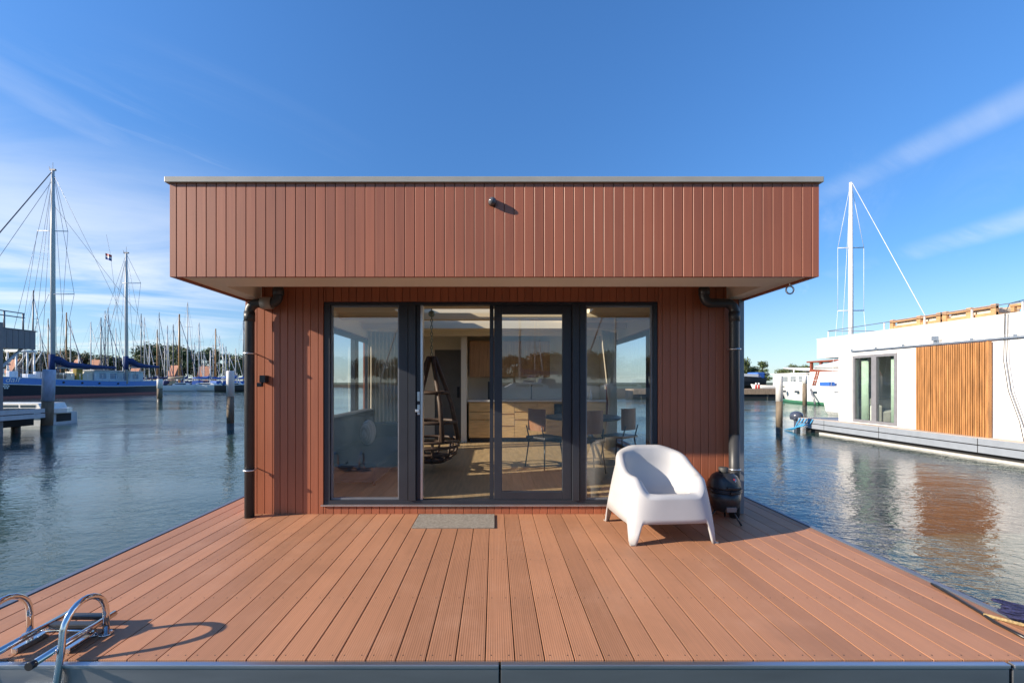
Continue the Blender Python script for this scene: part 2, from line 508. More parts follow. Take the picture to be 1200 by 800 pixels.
# ------------------------------------------------------------------ helpers
class MB:
    """Collects geometry for ONE mesh object."""
    def __init__(s):
        s.bm = bmesh.new()

    def face(s, pts):
        try:
            return s.bm.faces.new([s.bm.verts.new(p) for p in pts])
        except ValueError:
            return None

    def box(s, x0, x1, y0, y1, z0, z1, bev=0.0, rot=None, about=None):
        g = bmesh.ops.create_cube(s.bm, size=1.0)
        vs = g['verts']
        for v in vs:
            v.co = Vector((x0 + (v.co.x + .5) * (x1 - x0), y0 + (v.co.y + .5) * (y1 - y0), z0 + (v.co.z + .5) * (z1 - z0)))
        if bev:
            es = list({e for v in vs for e in v.link_edges})
            r = bmesh.ops.bevel(s.bm, geom=es, offset=bev, segments=2, affect='EDGES', profile=0.6)
            vs = list({v for f in r['faces'] for v in f.verts} | {v for v in vs if v.is_valid})
        if rot:
            a = Vector(about) if about else Vector(((x0 + x1) / 2, (y0 + y1) / 2, (z0 + z1) / 2))
            for v in vs:
                v.co = a + rot @ (v.co - a)
        return s

    def tube(s, pts, r, n=8, caps=True):
        pts = [Vector(p) for p in pts]
        rs = r if isinstance(r, (list, tuple)) else [r] * len(pts)
        rings = []
        up = None
        for i, p in enumerate(pts):
            d = (pts[min(i + 1, len(pts) - 1)] - pts[max(i - 1, 0)]).normalized()
            if up is None:
                up = Vector((0, 0, 1)) if abs(d.z) < 0.9 else Vector((1, 0, 0))
            a = d.cross(up)
            if a.length < 1e-5:
                a = d.cross(Vector((0, 1, 0)))
            a.normalize()
            b = a.cross(d).normalized()
            up = b
            rings.append([s.bm.verts.new(p + (a * math.cos(2 * PI * k / n) + b * math.sin(2 * PI * k / n)) * rs[i]) for k in range(n)])
        for q, w in zip(rings, rings[1:]):
            for k in range(n):
                f = s.bm.faces.new((q[k], q[(k + 1) % n], w[(k + 1) % n], w[k]))
                f.smooth = True
        if caps:
            s.bm.faces.new(rings[0][::-1]); s.bm.faces.new(rings[-1])
        return s

    def cyl(s, p0, p1, r0, r1=None, n=12):
        return s.tube([p0, p1], [r0, r0 if r1 is None else r1], n)

    def lathe(s, c, prof, n=24):
        rings = []
        for (r, z) in prof:
            rings.append([s.bm.verts.new((c[0] + r * math.cos(2 * PI * k / n), c[1] + r * math.sin(2 * PI * k / n), c[2] + z)) for k in range(n)])
        for q, w in zip(rings, rings[1:]):
            for k in range(n):
                f = s.bm.faces.new((q[k], q[(k + 1) % n], w[(k + 1) % n], w[k]))
                f.smooth = True
        s.bm.faces.new(rings[0][::-1]); s.bm.faces.new(rings[-1])
        return s

    def prism(s, poly, axis, a, b):
        """poly of 2-D points in the two axes other than `axis`, extruded from a to b."""
        def P(p, t):
            q = list(p)
            q.insert('xyz'.index(axis), t)
            return q
        v0 = [s.bm.verts.new(P(p, a)) for p in poly]
        v1 = [s.bm.verts.new(P(p, b)) for p in poly]
        n = len(poly)
        for k in range(n):
            s.bm.faces.new((v0[k], v0[(k + 1) % n], v1[(k + 1) % n], v1[k]))
        s.bm.faces.new(v0[::-1]); s.bm.faces.new(v1)
        return s

    def ball(s, c, r, sc=(1, 1, 1), n=16):
        g = bmesh.ops.create_uvsphere(s.bm, u_segments=n, v_segments=max(6, n // 2), radius=r)
        for v in g['verts']:
            v.co = Vector((c[0] + v.co.x * sc[0], c[1] + v.co.y * sc[1], c[2] + v.co.z * sc[2]))
            for f in v.link_faces:
                f.smooth = True
        return s

    def torus(s, c, R0, r, axis='z', n=24, m=8, sc=(1, 1)):
        pts = []
        for k in range(n + 1):
            a = 2 * PI * k / n
            u, v = R0 * math.cos(a) * sc[0], R0 * math.sin(a) * sc[1]
            pts.append({'z': (c[0] + u, c[1] + v, c[2]), 'y': (c[0] + u, c[1], c[2] + v), 'x': (c[0], c[1] + u, c[2] + v)}[axis])
        return s.tube(pts, r, m, caps=False)


ORIGIN = {}


def thing(name, label, cat, loc=(0, 0, 0), rotz=0.0, group=None):
    o = bpy.data.objects.new(name, None)
    o.empty_display_size = 0.2
    COL.objects.link(o)
    o.location = loc
    o.rotation_euler = (0, 0, rotz)
    o['label'] = label
    o['category'] = cat
    if group:
        o['group'] = group
    ORIGIN[o.name] = Vector(loc)
    return o


def tag(o, label, cat, group=None):
    o['label'] = label
    o['category'] = cat
    if group:
        o['group'] = group
    return o


def obj(name, mb, m, parent=None, world=True, smooth=False, loc=None, label=None, mods=None):
    """Links the builder as one mesh object. world: the geometry is in world space (parents unrotated)."""
    me = bpy.data.meshes.new(name)
    off = Vector((0, 0, 0))
    if parent is not None:
        off = ORIGIN[parent.name]
    elif loc is not None:
        off = Vector(loc)
    if world:
        bmesh.ops.translate(mb.bm, verts=mb.bm.verts, vec=-off)
    bmesh.ops.recalc_face_normals(mb.bm, faces=mb.bm.faces)
    if smooth:
        for f in mb.bm.faces:
            f.smooth = True
    mb.bm.to_mesh(me)
    mb.bm.free()
    for q in (m if isinstance(m, list) else [m]):
        me.materials.append(q)
    o = bpy.data.objects.new(name, me)
    COL.objects.link(o)
    if parent is not None:
        o.parent = parent
    elif loc is not None:
        o.location = loc
    ORIGIN[o.name] = off
    if label:
        o['label'] = label
    return o


def bevel(o, w=0.004, seg=2):
    b = o.modifiers.new('bevel', 'BEVEL')
    b.width = w
    b.segments = seg
    b.limit_method = 'ANGLE'
    return o


def structure(o):
    o['kind'] = 'structure'
    return o


def stuff(o):
    o['kind'] = 'stuff'
    return o


def at(px, py, D):
    """World point seen at photo pixel (px, py) at distance D in front of the camera."""
    return Vector(((px - 579) * D / F, D, EYE - (py - 448) * D / F))


WZ = -0.45                       # water level

# ------------------------------------------------------------------ setting
mb = MB()
mb.face([(-2500, -2500, WZ), (2500, -2500, WZ), (2500, 2500, WZ), (-2500, 2500, WZ)])
structure(obj('water', mb, M_WATER))

mb = MB()
for (x0, x1, y0, y1) in ((-2400, 2400, 165, 2400), (14, 2400, 56, 165), (-2400, 2400, -2400, -135), (-2400, -330, -135, 165), (330, 2400, -135, 56)):
    mb.face([(x0, y0, 0.5), (x1, y0, 0.5), (x1, y1, 0.5), (x0, y1, 0.5)])
structure(obj('land', mb, M_LAND))
mb = MB()
mb.box(-330, 14, 164.6, 164.996, WZ - 1, 0.6); mb.box(13.6, 13.996, 56, 164.6, WZ - 1, 0.6); mb.box(13.6, 330, 55.6, 55.996, WZ - 1, 0.6)
mb.box(-330, 330, -134.996, -134.6, WZ - 1, 0.6)
structure(obj('quay_edge', mb, M_QUAY))

# ------------------------------------------------------------------ houseboat
HW = 2.655                       # half width of the house
YF, YW, YE = 3.50, 4.545, 13.6   # fascia front, wall front, far end
ZS, ZT = 2.285, 3.037            # soffit, top of the fascia boards
house = thing('houseboat', 'red-brown board-clad houseboat with deep flat roof band and wide glass front', 'houseboat', (0, 9, WZ))


def clad(mb, x0, x1, y, z0, z1, depth=0.010, gap=0.0085):
    """Vertical boards facing -y: flat faces with small chamfers and dark grooves between them."""
    k0, k1 = math.floor(x0 / CX), math.ceil(x1 / CX)
    prof = []
    for k in range(k0, k1):
        a, b = max(x0, k * CX), min(x1, (k + 1) * CX)
        if b - a < 0.012:
            continue
        prof += [(a, y + depth), (a + gap * 0.45, y + depth), (a + gap * 0.55, y + 0.0025), (a + gap * 0.85, y), (b - gap * 0.30, y), (b - gap * 0.05, y + 0.0025), (b, y + depth)]
    va = [mb.bm.verts.new((p[0], p[1], z0)) for p in prof]
    vb = [mb.bm.verts.new((p[0], p[1], z1)) for p in prof]
    for i in range(len(prof) - 1):
        mb.bm.faces.new((va[i], va[i + 1], vb[i + 1], vb[i]))
    back = y + depth + 0.02
    c0, c1 = mb.bm.verts.new((x0, back, z0)), mb.bm.verts.new((x1, back, z0))
    d0, d1 = mb.bm.verts.new((x0, back, z1)), mb.bm.verts.new((x1, back, z1))
    mb.bm.faces.new(va + [c1, c0]); mb.bm.faces.new(vb + [d1, d0])


# deck
DF, DW = 2.158, 3.055            # front edge, half width of the boards
mb = MB()
n0 = math.floor((-DW + 0.045) / DX)
k = n0
while True:
    a, b = max(-DW, k * DX - 0.045), min(DW, (k + 1) * DX - 0.045)
    if a >= DW:
        break
    if b - a > 0.02:
        mb.box(a + 0.0032, b - 0.0032, DF, YE, -0.025, 0.0)
    k += 1
bevel(obj('deck', mb, M_DECK, house), 0.0013, 2)
mb = MB()
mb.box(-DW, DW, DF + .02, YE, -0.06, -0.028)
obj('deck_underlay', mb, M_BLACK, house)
mb = MB()
k = n0
while k * DX < DW:
    xc = (k + 0.5) * DX - 0.045
    if abs(xc) < DW - 0.06:
        for dx in (-0.045, 0.045):
            for yy in (DF + 0.035, DF + 0.62, DF + 1.22, DF + 1.82):
                mb.cyl((xc + dx, yy, -0.002), (xc + dx, yy, 0.0006), 0.0038, n=8)
    k += 1
stuff(obj('screw_heads', mb, M_BLACK, house))
mb = MB()
mb.box(-DW - 0.045, DW + 0.045, DF - 0.004, DF + 0.2, -0.62, -0.0605)
mb.box(-DW - 0.03, DW + 0.03, DF + 0.2, YE, -0.62, -0.0605)
obj('float', mb, M_BLACK, house)
# front beam: three lengths with joints
mb = MB()
for (a, b) in ((-DW - 0.06, 0.024), (0.034, 2.575), (2.595, DW + 0.06)):
    mb.box(a, b, DF - 0.026, DF - 0.0045, -0.30, -0.026, bev=0.003)
obj('front_beam', mb, M_PONT, house)
mb = MB()
for (a, b) in ((-DW - 0.06, 0.024), (0.034, 2.575), (2.595, DW + 0.06)):
    mb.box(a, b, DF - 0.034, DF - 0.001, -0.024, -0.006, bev=0.004)
obj('beam_flange', mb, M_PFL, house)
for s in (-1, 1):
    mb = MB()
    mb.box(min(s * (DW + 0.004), s * (DW + 0.05)), max(s * (DW + 0.004), s * (DW + 0.05)), DF + 0.002, YE, -0.16, 0.006, bev=0.003)
    obj('deck_edge_rail', mb, M_EDGE, house)

# outer walls
OX0, OX1, OZ0, OZ1 = -1.820, 1.748, 0.100, 2.262      # opening for the glass front
mb = MB()
clad(mb, -HW, OX0, YW, 0.002, 2.60)
clad(mb, OX1, HW - 0.05, YW, 0.002, 2.60)
clad(mb, OX0 + 0.0005, OX1 - 0.0005, YW, OZ1, 2.60)
clad(mb, OX0 + 0.0005, OX1 - 0.0005, YW, 0.002, OZ0)
mb.box(-HW, OX0, YW + 0.031, YW + 0.20, 0.002, 2.9); mb.box(OX1, HW - .05, YW + 0.031, YW + 0.20, 0.002, 2.9)
mb.box(OX0, OX1, YW + 0.031, YW + 0.20, OZ1, 2.9); mb.box(OX0, OX1, YW + 0.031, YW + 0.20, 0.002, OZ0)
obj('front_wall', mb, M_CLAD, house)
SIDEW = {-1: (5.30, 8.65), 1: (5.60, 9.45)}            # side windows
for s in (-1, 1):
    y0, y1 = SIDEW[s]
    xa, xb = (-HW, -HW + 0.18) if s < 0 else (HW - 0.18, HW)
    mb = MB()
    mb.box(xa, xb, YW + 0.201, y0, 0.002, 2.9); mb.box(xa, xb, y1, YE - 0.2, 0.002, 2.9)
    mb.box(xa, xb, y0, y1, 2.26, 2.9); mb.box(xa, xb, y0, y1, 0.002, 0.10)
    obj('side_wall', mb, M_CLAD, house)
    # inner lining
    xi0, xi1 = (xb + 0.001, xb + 0.02) if s < 0 else (xa - 0.02, xa - 0.001)
    mb = MB()
    mb.box(xi0, xi1, YW + 0.215, y0, 0.10, 2.50); mb.box(xi0, xi1, y1, YE - 0.2, 0.10, 2.50)
    mb.box(xi0, xi1, y0, y1, 2.262, 2.50)
    obj('wall_lining', mb, M_INT, house)
    # window
    f = MB()
    xm = (xa + xb) / 2
    t = 0.07
    ym = 7.85 if s < 0 else 7.0
    f.box(xm - .04, xm + .04, y0, y0 + t, 0.10, 2.26); f.box(xm - .04, xm + .04, y1 - t, y1, 0.10, 2.26)
    f.box(xm - .04, xm + .04, y0 + t, y1 - t, 2.26 - t, 2.26); f.box(xm - .04, xm + .04, y0 + t, y1 - t, 0.10, 0.10 + t)
    f.box(xm - .04, xm + .04, ym - .10, ym + .10, 0.10 + t, 2.26 - t)
    w = obj('side_window', f, M_ANTH, house)
    g = MB()
    g.box(xm - .004, xm + .004, y0 + t, ym - .10, 0.10 + t, 2.26 - t)
    g.box(xm - .004, xm + .004, ym + .10, y1 - t, 0.10 + t, 2.26 - t)
    obj('pane', g, M_GLASS, w)
mb = MB()
mb.box(-HW, HW, YE - 0.199, YE - 0.05, 0.002, 2.9)
obj('rear_wall', mb, M_CLAD, house)
mb = MB()
mb.box(HW - 0.048, HW + 0.006, YW - 0.006, YW + 0.05, 0.003, 2.285, bev=0.003)
obj('corner_trim', mb, M_GREYM, house)

# roof: fascia of boards, soffit with a raised panel, slab
mb = MB()
clad(mb, -HW - 0.012, HW + 0.012, YF, ZS - 0.018, ZT, depth=0.011)
mb.box(-HW - 0.012, -HW + 0.02, YF + 0.032, YE, ZS - 0.018, ZT)
mb.box(HW - 0.02, HW + 0.012, YF + 0.032, YE, ZS - 0.018, ZT)
mb.box(-HW + 0.021, HW - 0.021, YF + 0.032, YF + 0.06, ZS - 0.012, ZT)
obj('fascia', mb, M_CLAD, house)
mb = MB()
mb.box(-HW + 0.021, HW - 0.021, YF + 0.061, 3.945, ZS, 2.55)
SI = 2.475
for s in (-1, 1):
    a, b = sorted((s * SI, s * (HW - 0.021)))
    mb.box(a, b, 3.9455, YW - 0.002, ZS, 2.55)
mb.box(-SI + .001, SI - .001, 3.9455, YW - 0.002, 2.52, 2.55)
obj('soffit', mb, M_SOFF, house)
mb = MB()
RX0, RX1, RY0, RY1 = -1.5, 1.5, 6.4, 8.7      # added opening, unseen from outside, to bring daylight into the living room
for (a, b, c, d) in ((-HW + .021, HW - .021, YF + .061, RY0), (-HW + .021, HW - .021, RY1, YE - .01), (-HW + .021, RX0, RY0, RY1), (RX1, HW - .021, RY0, RY1)):
    mb.box(a, b, c, d, 2.90, ZT - 0.05)
obj('roof', mb, M_GREYM, house)
mb = MB()
mb.box(-HW - 0.035, HW + 0.035, YF - 0.022, YF + 0.09, ZT - 0.003, ZT + 0.042, bev=0.004)
for s in (-1, 1):
    a, b = sorted((s * (HW - 0.07), s * (HW + 0.035)))
    mb.box(a, b, YF + 0.091, YE, ZT - 0.003, ZT + 0.042, bev=0.004)
obj('roof_trim', mb, M_TRIM, house)
mb = MB()
mb.torus((HW - 0.02, 3.80, ZS - 0.062), 0.034, 0.0075, 'y')
mb.cyl((HW - 0.02, 3.80, ZS - 0.03), (HW - 0.02, 3.80, ZS + 0.01), 0.008)
obj('ring_bolt', mb, M_CLAMP, house)

mb = MB()
mb.box(RX0 - .05, RX1 + .05, RY0 - .05, RY1 + .05, ZT - 0.048, ZT - 0.040)
obj('added_rooflight', mb, M_GLASS, house)  # pane over the added daylight opening

# interior shell
mb = MB()
mb.box(-HW + 0.181, HW - 0.181, YW + 0.2, 9.92, 0.06, 0.100)
obj('interior_floor', mb, M_FLOOR, house)
mb = MB()
for (a, b, c, d) in ((-HW + .19, HW - .19, YW + .201, RY0), (-HW + .19, HW - .19, RY1, 9.92), (-HW + .19, RX0, RY0, RY1), (RX1, HW - .19, RY0, RY1)):
    mb.box(a, b, c, d, 2.50, 2.56)
mb.box(RX0 - .02, RX0 - .001, RY0, RY1, 2.561, 2.899); mb.box(RX1 + .001, RX1 + .02, RY0, RY1, 2.561, 2.899)
mb.box(RX0 - .02, RX1 + .02, RY0 - .02, RY0 - .001, 2.561, 2.899); mb.box(RX0 - .02, RX1 + .02, RY1 + .001, RY1 + .02, 2.561, 2.899)
for yb in (5.6, 6.75, 7.9, 9.05):
    mb.box(-HW + 0.205, HW - 0.205, yb, yb + 0.16, 2.40, 2.4995)
obj('ceiling', mb, M_ICEIL, house)
mb = MB()
mb.box(-0.62, HW - 0.205, 9.90, 9.98, 0.1, 2.5); mb.box(-1.38, -0.6205, 9.90, 9.98, 2.16, 2.5); mb.box(-HW + .205, -1.3805, 9.90, 9.98, 0.1, 2.5)
mb.box(-0.72, -0.60, 9.30, 9.899, 0.1, 2.5)
obj('partition_wall', mb, M_INT, house)
mb = MB()
mb.box(-1.38, -0.7205, 9.93, 9.97, 0.101, 2.159)
d = obj('inner_door', mb, M_IGREY, house)
mb = MB()
mb.box(-0.86, -0.80, 9.915, 9.929, 1.05, 1.30)
obj('handle', mb, M_BPLAS, d)

# glass front
FY = YW + 0.015                    # front of the frames


def px_x(px, y=YW):
    return (px - 579) * y / F


def pz(py, y=YW):
    return EYE - (py - 448) * y / F


x_a, x_b = px_x(467), px_x(489)     # mullion between fixed light and door
x_c, x_d = px_x(669), px_x(687)     # mullion between door and right light
mb = MB()
mb.box(OX0 + .001, OX1 - .001, FY, FY + 0.09, OZ1 - 0.032, OZ1 - .001, bev=.002)
mb.box(OX0 + .001, OX1 - .001, FY, FY + 0.09, OZ0 + .001, OZ0 + 0.042, bev=.002)
mb.box(OX0 + .001, px_x(386), FY, FY + 0.09, OZ0 + 0.0425, OZ1 - 0.0325, bev=.002)
mb.box(px_x(766.5), OX1 - .001, FY, FY + 0.09, OZ0 + 0.0425, OZ1 - 0.0325, bev=.002)
mb.box(x_a, px_x(477.5), FY, FY + 0.09, OZ0 + 0.0425, OZ1 - 0.0325, bev=.002)
mb.box(px_x(478.5), px_x(487), FY - 0.018, FY + 0.088, OZ0 + 0.0425, OZ1 - 0.0325, bev=.002)
mb.box(px_x(671), px_x(679), FY - 0.018, FY + 0.088, OZ0 + 0.0425, OZ1 - 0.0325, bev=.002)
mb.box(px_x(680), x_d, FY, FY + 0.09, OZ0 + 0.0425, OZ1 - 0.0325, bev=.002)
obj('front_frame', mb, M_ANTH, house)
mb = MB()
mb.box(OX0 - 0.02, OX1 + 0.02, YW - 0.022, YW + 0.012, OZ0 - 0.012, OZ0 + 0.0005)
obj('sill_strip', mb, M_FRIM, house)


def light(xl, xr, name):
    f = MB()
    zl, zh = OZ0 + 0.043, OZ1 - 0.033
    t = 0.016
    f.box(xl, xl + t, FY + .03, FY + .07, zl, zh); f.box(xr - t, xr, FY + .03, FY + .07, zl, zh)
    f.box(xl + t, xr - t, FY + .03, FY + .07, zl, zl + t); f.box(xl + t, xr - t, FY + .03, FY + .07, zh - t, zh)
    w = obj(name, f, M_GREYM, house)
    g = MB()
    g.box(xl + t, xr - t, FY + .045, FY + .053, zl + t, zh - t)
    obj('pane', g, M_GLASS, w)
    return w


light(px_x(386) + .001, x_a - .001, 'fixed_window')
light(x_d + .001, px_x(766.5) - .001, 'fixed_window')
# sliding leaf (closed half on the right, in front track)
SY = FY + 0.02
f = MB()
zl, zh = OZ0 + 0.0425, OZ1 - 0.0325
xl, xr = px_x(579), px_x(670.5)
gx0, gx1, gz0, gz1 = px_x(588.5), px_x(660), pz(577), pz(367)
f.box(xl, gx0, SY, SY + .06, zl, zh, bev=.003); f.box(gx1, xr, SY, SY + .06, zl, zh, bev=.003)
f.box(gx0 + .0005, gx1 - .0005, SY, SY + .06, zl, gz0, bev=.003); f.box(gx0 + .0005, gx1 - .0005, SY, SY + .06, gz1, zh, bev=.003)
door = obj('sliding_door', f, M_ANTH, house)
g = MB()
g.box(gx0, gx1, SY + .028, SY + .034, gz0, gz1)
obj('pane', g, M_GLASS, door)
# rear leaf stile showing beside the opening, with lock
f = MB()
f.box(px_x(573.8), px_x(578.5), SY + .03, SY + .088, zl, zh)
f.box(px_x(487.4), px_x(492.0), SY + .0, SY + .085, zl, zh)
jamb = obj('door_jamb', f, M_ANTH, house)
f = MB()
f.box(px_x(492.1), px_x(494.6), SY + .002, SY + .088, zl, zh)
obj('jamb_lit_edge', f, M_FRIM, jamb)  # bright metal strip stands in for the sunlit edge of the jamb
f = MB()
f.box(px_x(488.2), px_x(491.4), SY - .008, SY - .0005, pz(470), pz(459), bev=.002)
f.box(px_x(488.2), px_x(491.4), SY - .008, SY - .0005, pz(486), pz(474), bev=.002)
f.box(px_x(486.8), px_x(491.0), SY - .045, SY - .032, pz(482.5), pz(479.5), bev=.003)
f.cyl((px_x(490), SY - .04, pz(481)), (px_x(490), SY - .001, pz(481)), .007)
obj('door_handle', f, M_CLAMP, jamb)

# downpipes
for s, xv, xe in ((-1, -2.545, -2.245), (1, 2.50, 2.185)):
    yp = YW - 0.105
    r = 0.048
    zb = 2.225
    pts = [(xv, yp, 0.0)]
    pts += [(xv, yp, zb - 0.09)]
    for a in range(1, 7):
        t = a / 6 * PI / 2
        pts.append((xv - s * 0.09 * (1 - math.cos(t)), yp, zb - 0.09 + 0.09 * math.sin(t)))
    for a in range(0, 7):
        t = a / 6 * PI / 2
        pts.append((xe + s * 0.08 * (1 - math.sin(t)) if True else 0, yp, zb + 0.08 - 0.08 * math.cos(t)))
    pts.append((xe, yp, 2.515))
    mb = MB()
    mb.tube(pts, r, 16)
    # sockets at the bends
    mb.tube([(xv, yp, zb - 0.19), (xv, yp, zb - 0.09)], r + .006, 16)
    mb.tube([(xe, yp, zb + 0.085), (xe, yp, zb + 0.15)], r + .006, 16)
    if s > 0:
        mb.tube([(xv, yp, 0.86), (xv, yp, 0.02)], r + .004, 16)
    p = obj('downpipe', mb, M_PIPE, house)
    for zc in (1.70, 0.49) if s < 0 else (1.745, 0.50):
        c = MB()
        c.torus((xv, yp, zc), r + .006, 0.009, n=24)
        c.cyl((xv + 0.02, yp + 0.04, zc), (xv + 0.02, YW + 0.004, zc), 0.006)
        obj('pipe_clamp', c, M_CLAMP, p)
    if s < 0:
        c = MB()
        c.tube([(xv + 0.13, yp, zb), (xv + 0.235, yp, zb)], r + .014, 18)
        obj('pipe_sleeve', c, M_SLEEVE, p)

# small things fixed to the house: each rests on it
t = thing('security_lamp', 'small dark round dome lamp high on the red-brown roof band', 'lamp', (-0.014, YF, 2.875))
mb = MB()
mb.cyl((-0.014, YF + .002, 2.875), (-0.014, YF - 0.014, 2.875), 0.034, 0.032, 20)
obj('base', mb, M_BPLAS, t)
mb = MB()
mb.ball((-0.014, YF - 0.026, 2.874), 0.033)
obj('dome', mb, mat('smoked_dome', (0.10, 0.10, 0.11), 0.12), t)
t = thing('wall_lamp', 'small black box lamp on the left cladding beside the downpipe', 'lamp', (-2.43, YW, 1.43))
mb = MB()
mb.box(-2.46, -2.40, YW - 0.075, YW - .001, 1.40, 1.475, bev=.004)
obj('housing', mb, M_BPLAS, t)
mb = MB()
mb.box(-2.475, -2.425, YW - 0.10, YW - 0.055, 1.355, 1.397, bev=.004)
mb.cyl((-2.44, YW - .05, 1.39), (-2.44, YW - .05, 1.405), 0.012)
obj('lamp_head', mb, M_BPLAS, t)

# ------------------------------------------------------------------ chair
def build_chair():
    ch = thing('tub_chair', 'white moulded plastic tub armchair standing on the deck by the right window', 'chair', (1.533, 4.035, 0), R(4.5))
    NT = 224
    bm = bmesh.new()

    def plan(a, hx, hf, hb, e):
        """superellipse; a=0 right, 90 deg back, 270 deg front"""
        c, s_ = math.cos(a), math.sin(a)
        r = (abs(c) ** e + abs(s_) ** e) ** (-1 / e)
        return c * r * hx, s_ * r * (hb if s_ > 0 else hf)

    def smooth(x, a, b):
        t = max(0, min(1, (x - a) / (b - a)))
        return t * t * (3 - 2 * t)

    def rim_z(a):
        x, y = plan(a, 1, 1, 1, 3.0)
        z = 0.548 + 0.214 * smooth(y, -0.75, 1.0) ** 1.25
        z -= 0.035 * smooth(abs(x), 0.35, 1.0) * smooth(y, 0.2, .9)
        front = smooth(-y, 0.55, 0.98) * smooth(0.96 - abs(x), 0.0, 0.40)
        return z * (1 - front) + 0.412 * front

    def bottom_z(a):
        x, y = plan(a, 1, 1, 1, 5.0)
        lx = smooth(0.80 - abs(x), -0.02, 0.10)
        ly = smooth(0.80 - abs(y), -0.02, 0.10)
        gap = lx if abs(y) > abs(x) else ly
        top = 0.185 if y < -0.9 else (0.17 if abs(x) >= abs(y) else 0.22)
        return gap * top

    rows = []
    HO = [0.0, 0.18, 0.36, 0.54, 0.70, 0.84, 0.93, 0.975]
    for h in HO:                       # outer skin, bottom to rim: flares outwards to the feet
        row = []
        for k in range(NT):
            a = 2 * PI * k / NT
            zr, zb = rim_z(a) - 0.012, bottom_z(a)
            z = zb + (zr - zb) * h
            fl = 1 - z / 0.60
            hx = 0.362 + 0.056 * max(0, fl) ** 0.9 - 0.03 * max(0, -fl)
            hf = 0.345 + 0.040 * max(0, fl)
            hb = 0.285 + 0.080 * max(0, fl) - 0.02 * max(0, -fl)
            e = 2.9 + 3.0 * max(0, min(1, fl * 1.3))
            x, y = plan(a, hx, hf, hb, e)
            row.append(bm.verts.new((x, y, z)))
        rows.append(row)
    for (ins, dz) in ((0.008, 0.004), (0.026, 0.014), (0.050, 0.014), (0.070, 0.002), (0.082, -0.022)):   # rolled rim
        row = []
        for k in range(NT):
            a = 2 * PI * k / NT
            z = rim_z(a)
            fl = 1 - z / 0.60
            hx = 0.362 + 0.056 * max(0, fl) ** 0.9 - 0.03 * max(0, -fl)
            hf = 0.345 + 0.040 * max(0, fl)
            hb = 0.285 + 0.080 * max(0, fl) - 0.02 * max(0, -fl)
            x, y = plan(a, hx - ins, hf - ins, hb - ins, 2.9)
            row.append(bm.verts.new((x, y, z + dz)))
        rows.append(row)
    # inner skin down to the seat and the dished seat itself
    for (h, k_in) in ((0.30, 0.096), (0.60, 0.106), (0.85, 0.124), (1.0, 0.158)):
        row = []
        for k in range(NT):
            a = 2 * PI * k / NT
            zr = rim_z(a) - 0.018
            zs = 0.385
            z = zr + (min(zs, zr) - zr) * h
            if zr < zs + 0.03:
                z = zr + (0.375 - zr) * h
            x, y = plan(a, 0.372 - k_in, 0.375 - k_in, 0.300 - k_in, 3.0 - 0.4 * h)
            row.append(bm.verts.new((x, y, z)))
        rows.append(row)
    for q, zq in ((0.72, 0.362), (0.42, 0.350), (0.15, 0.346)):
        row = []
        for k in range(NT):
            a = 2 * PI * k / NT
            x, y = plan(a, 0.214 * q, 0.217 * q, 0.142 * q, 2.6)
            row.append(bm.verts.new((x, y, zq - 0.012 * (1 - (y + .23) / .385))))
        rows.append(row)
    for q, w in zip(rows, rows[1:]):
        for k in range(NT):
            bm.faces.new((q[k], q[(k + 1) % NT], w[(k + 1) % NT], w[k]))
    bm.faces.new(rows[-1])
    m = MB()
    m.bm.free()
    m.bm = bm
    o = obj('shell', m, M_WHITEP, ch, world=False, smooth=True)
    so = o.modifiers.new('thickness', 'SOLIDIFY')
    so.thickness = 0.016
    so.offset = -1
    # four little feet pads
    for sx_ in (-1, 1):
        for sy_ in (-1, 1):
            f = MB()
            f.box(sx_ * 0.376 - .018, sx_ * 0.376 + .018, (-0.340 if sy_ < 0 else 0.325) - .016, (-0.340 if sy_ < 0 else 0.325) + .016, 0.001, 0.010, bev=.003)
            obj('foot', f, M_SLEEVE, ch, world=False)
    return ch


build_chair()

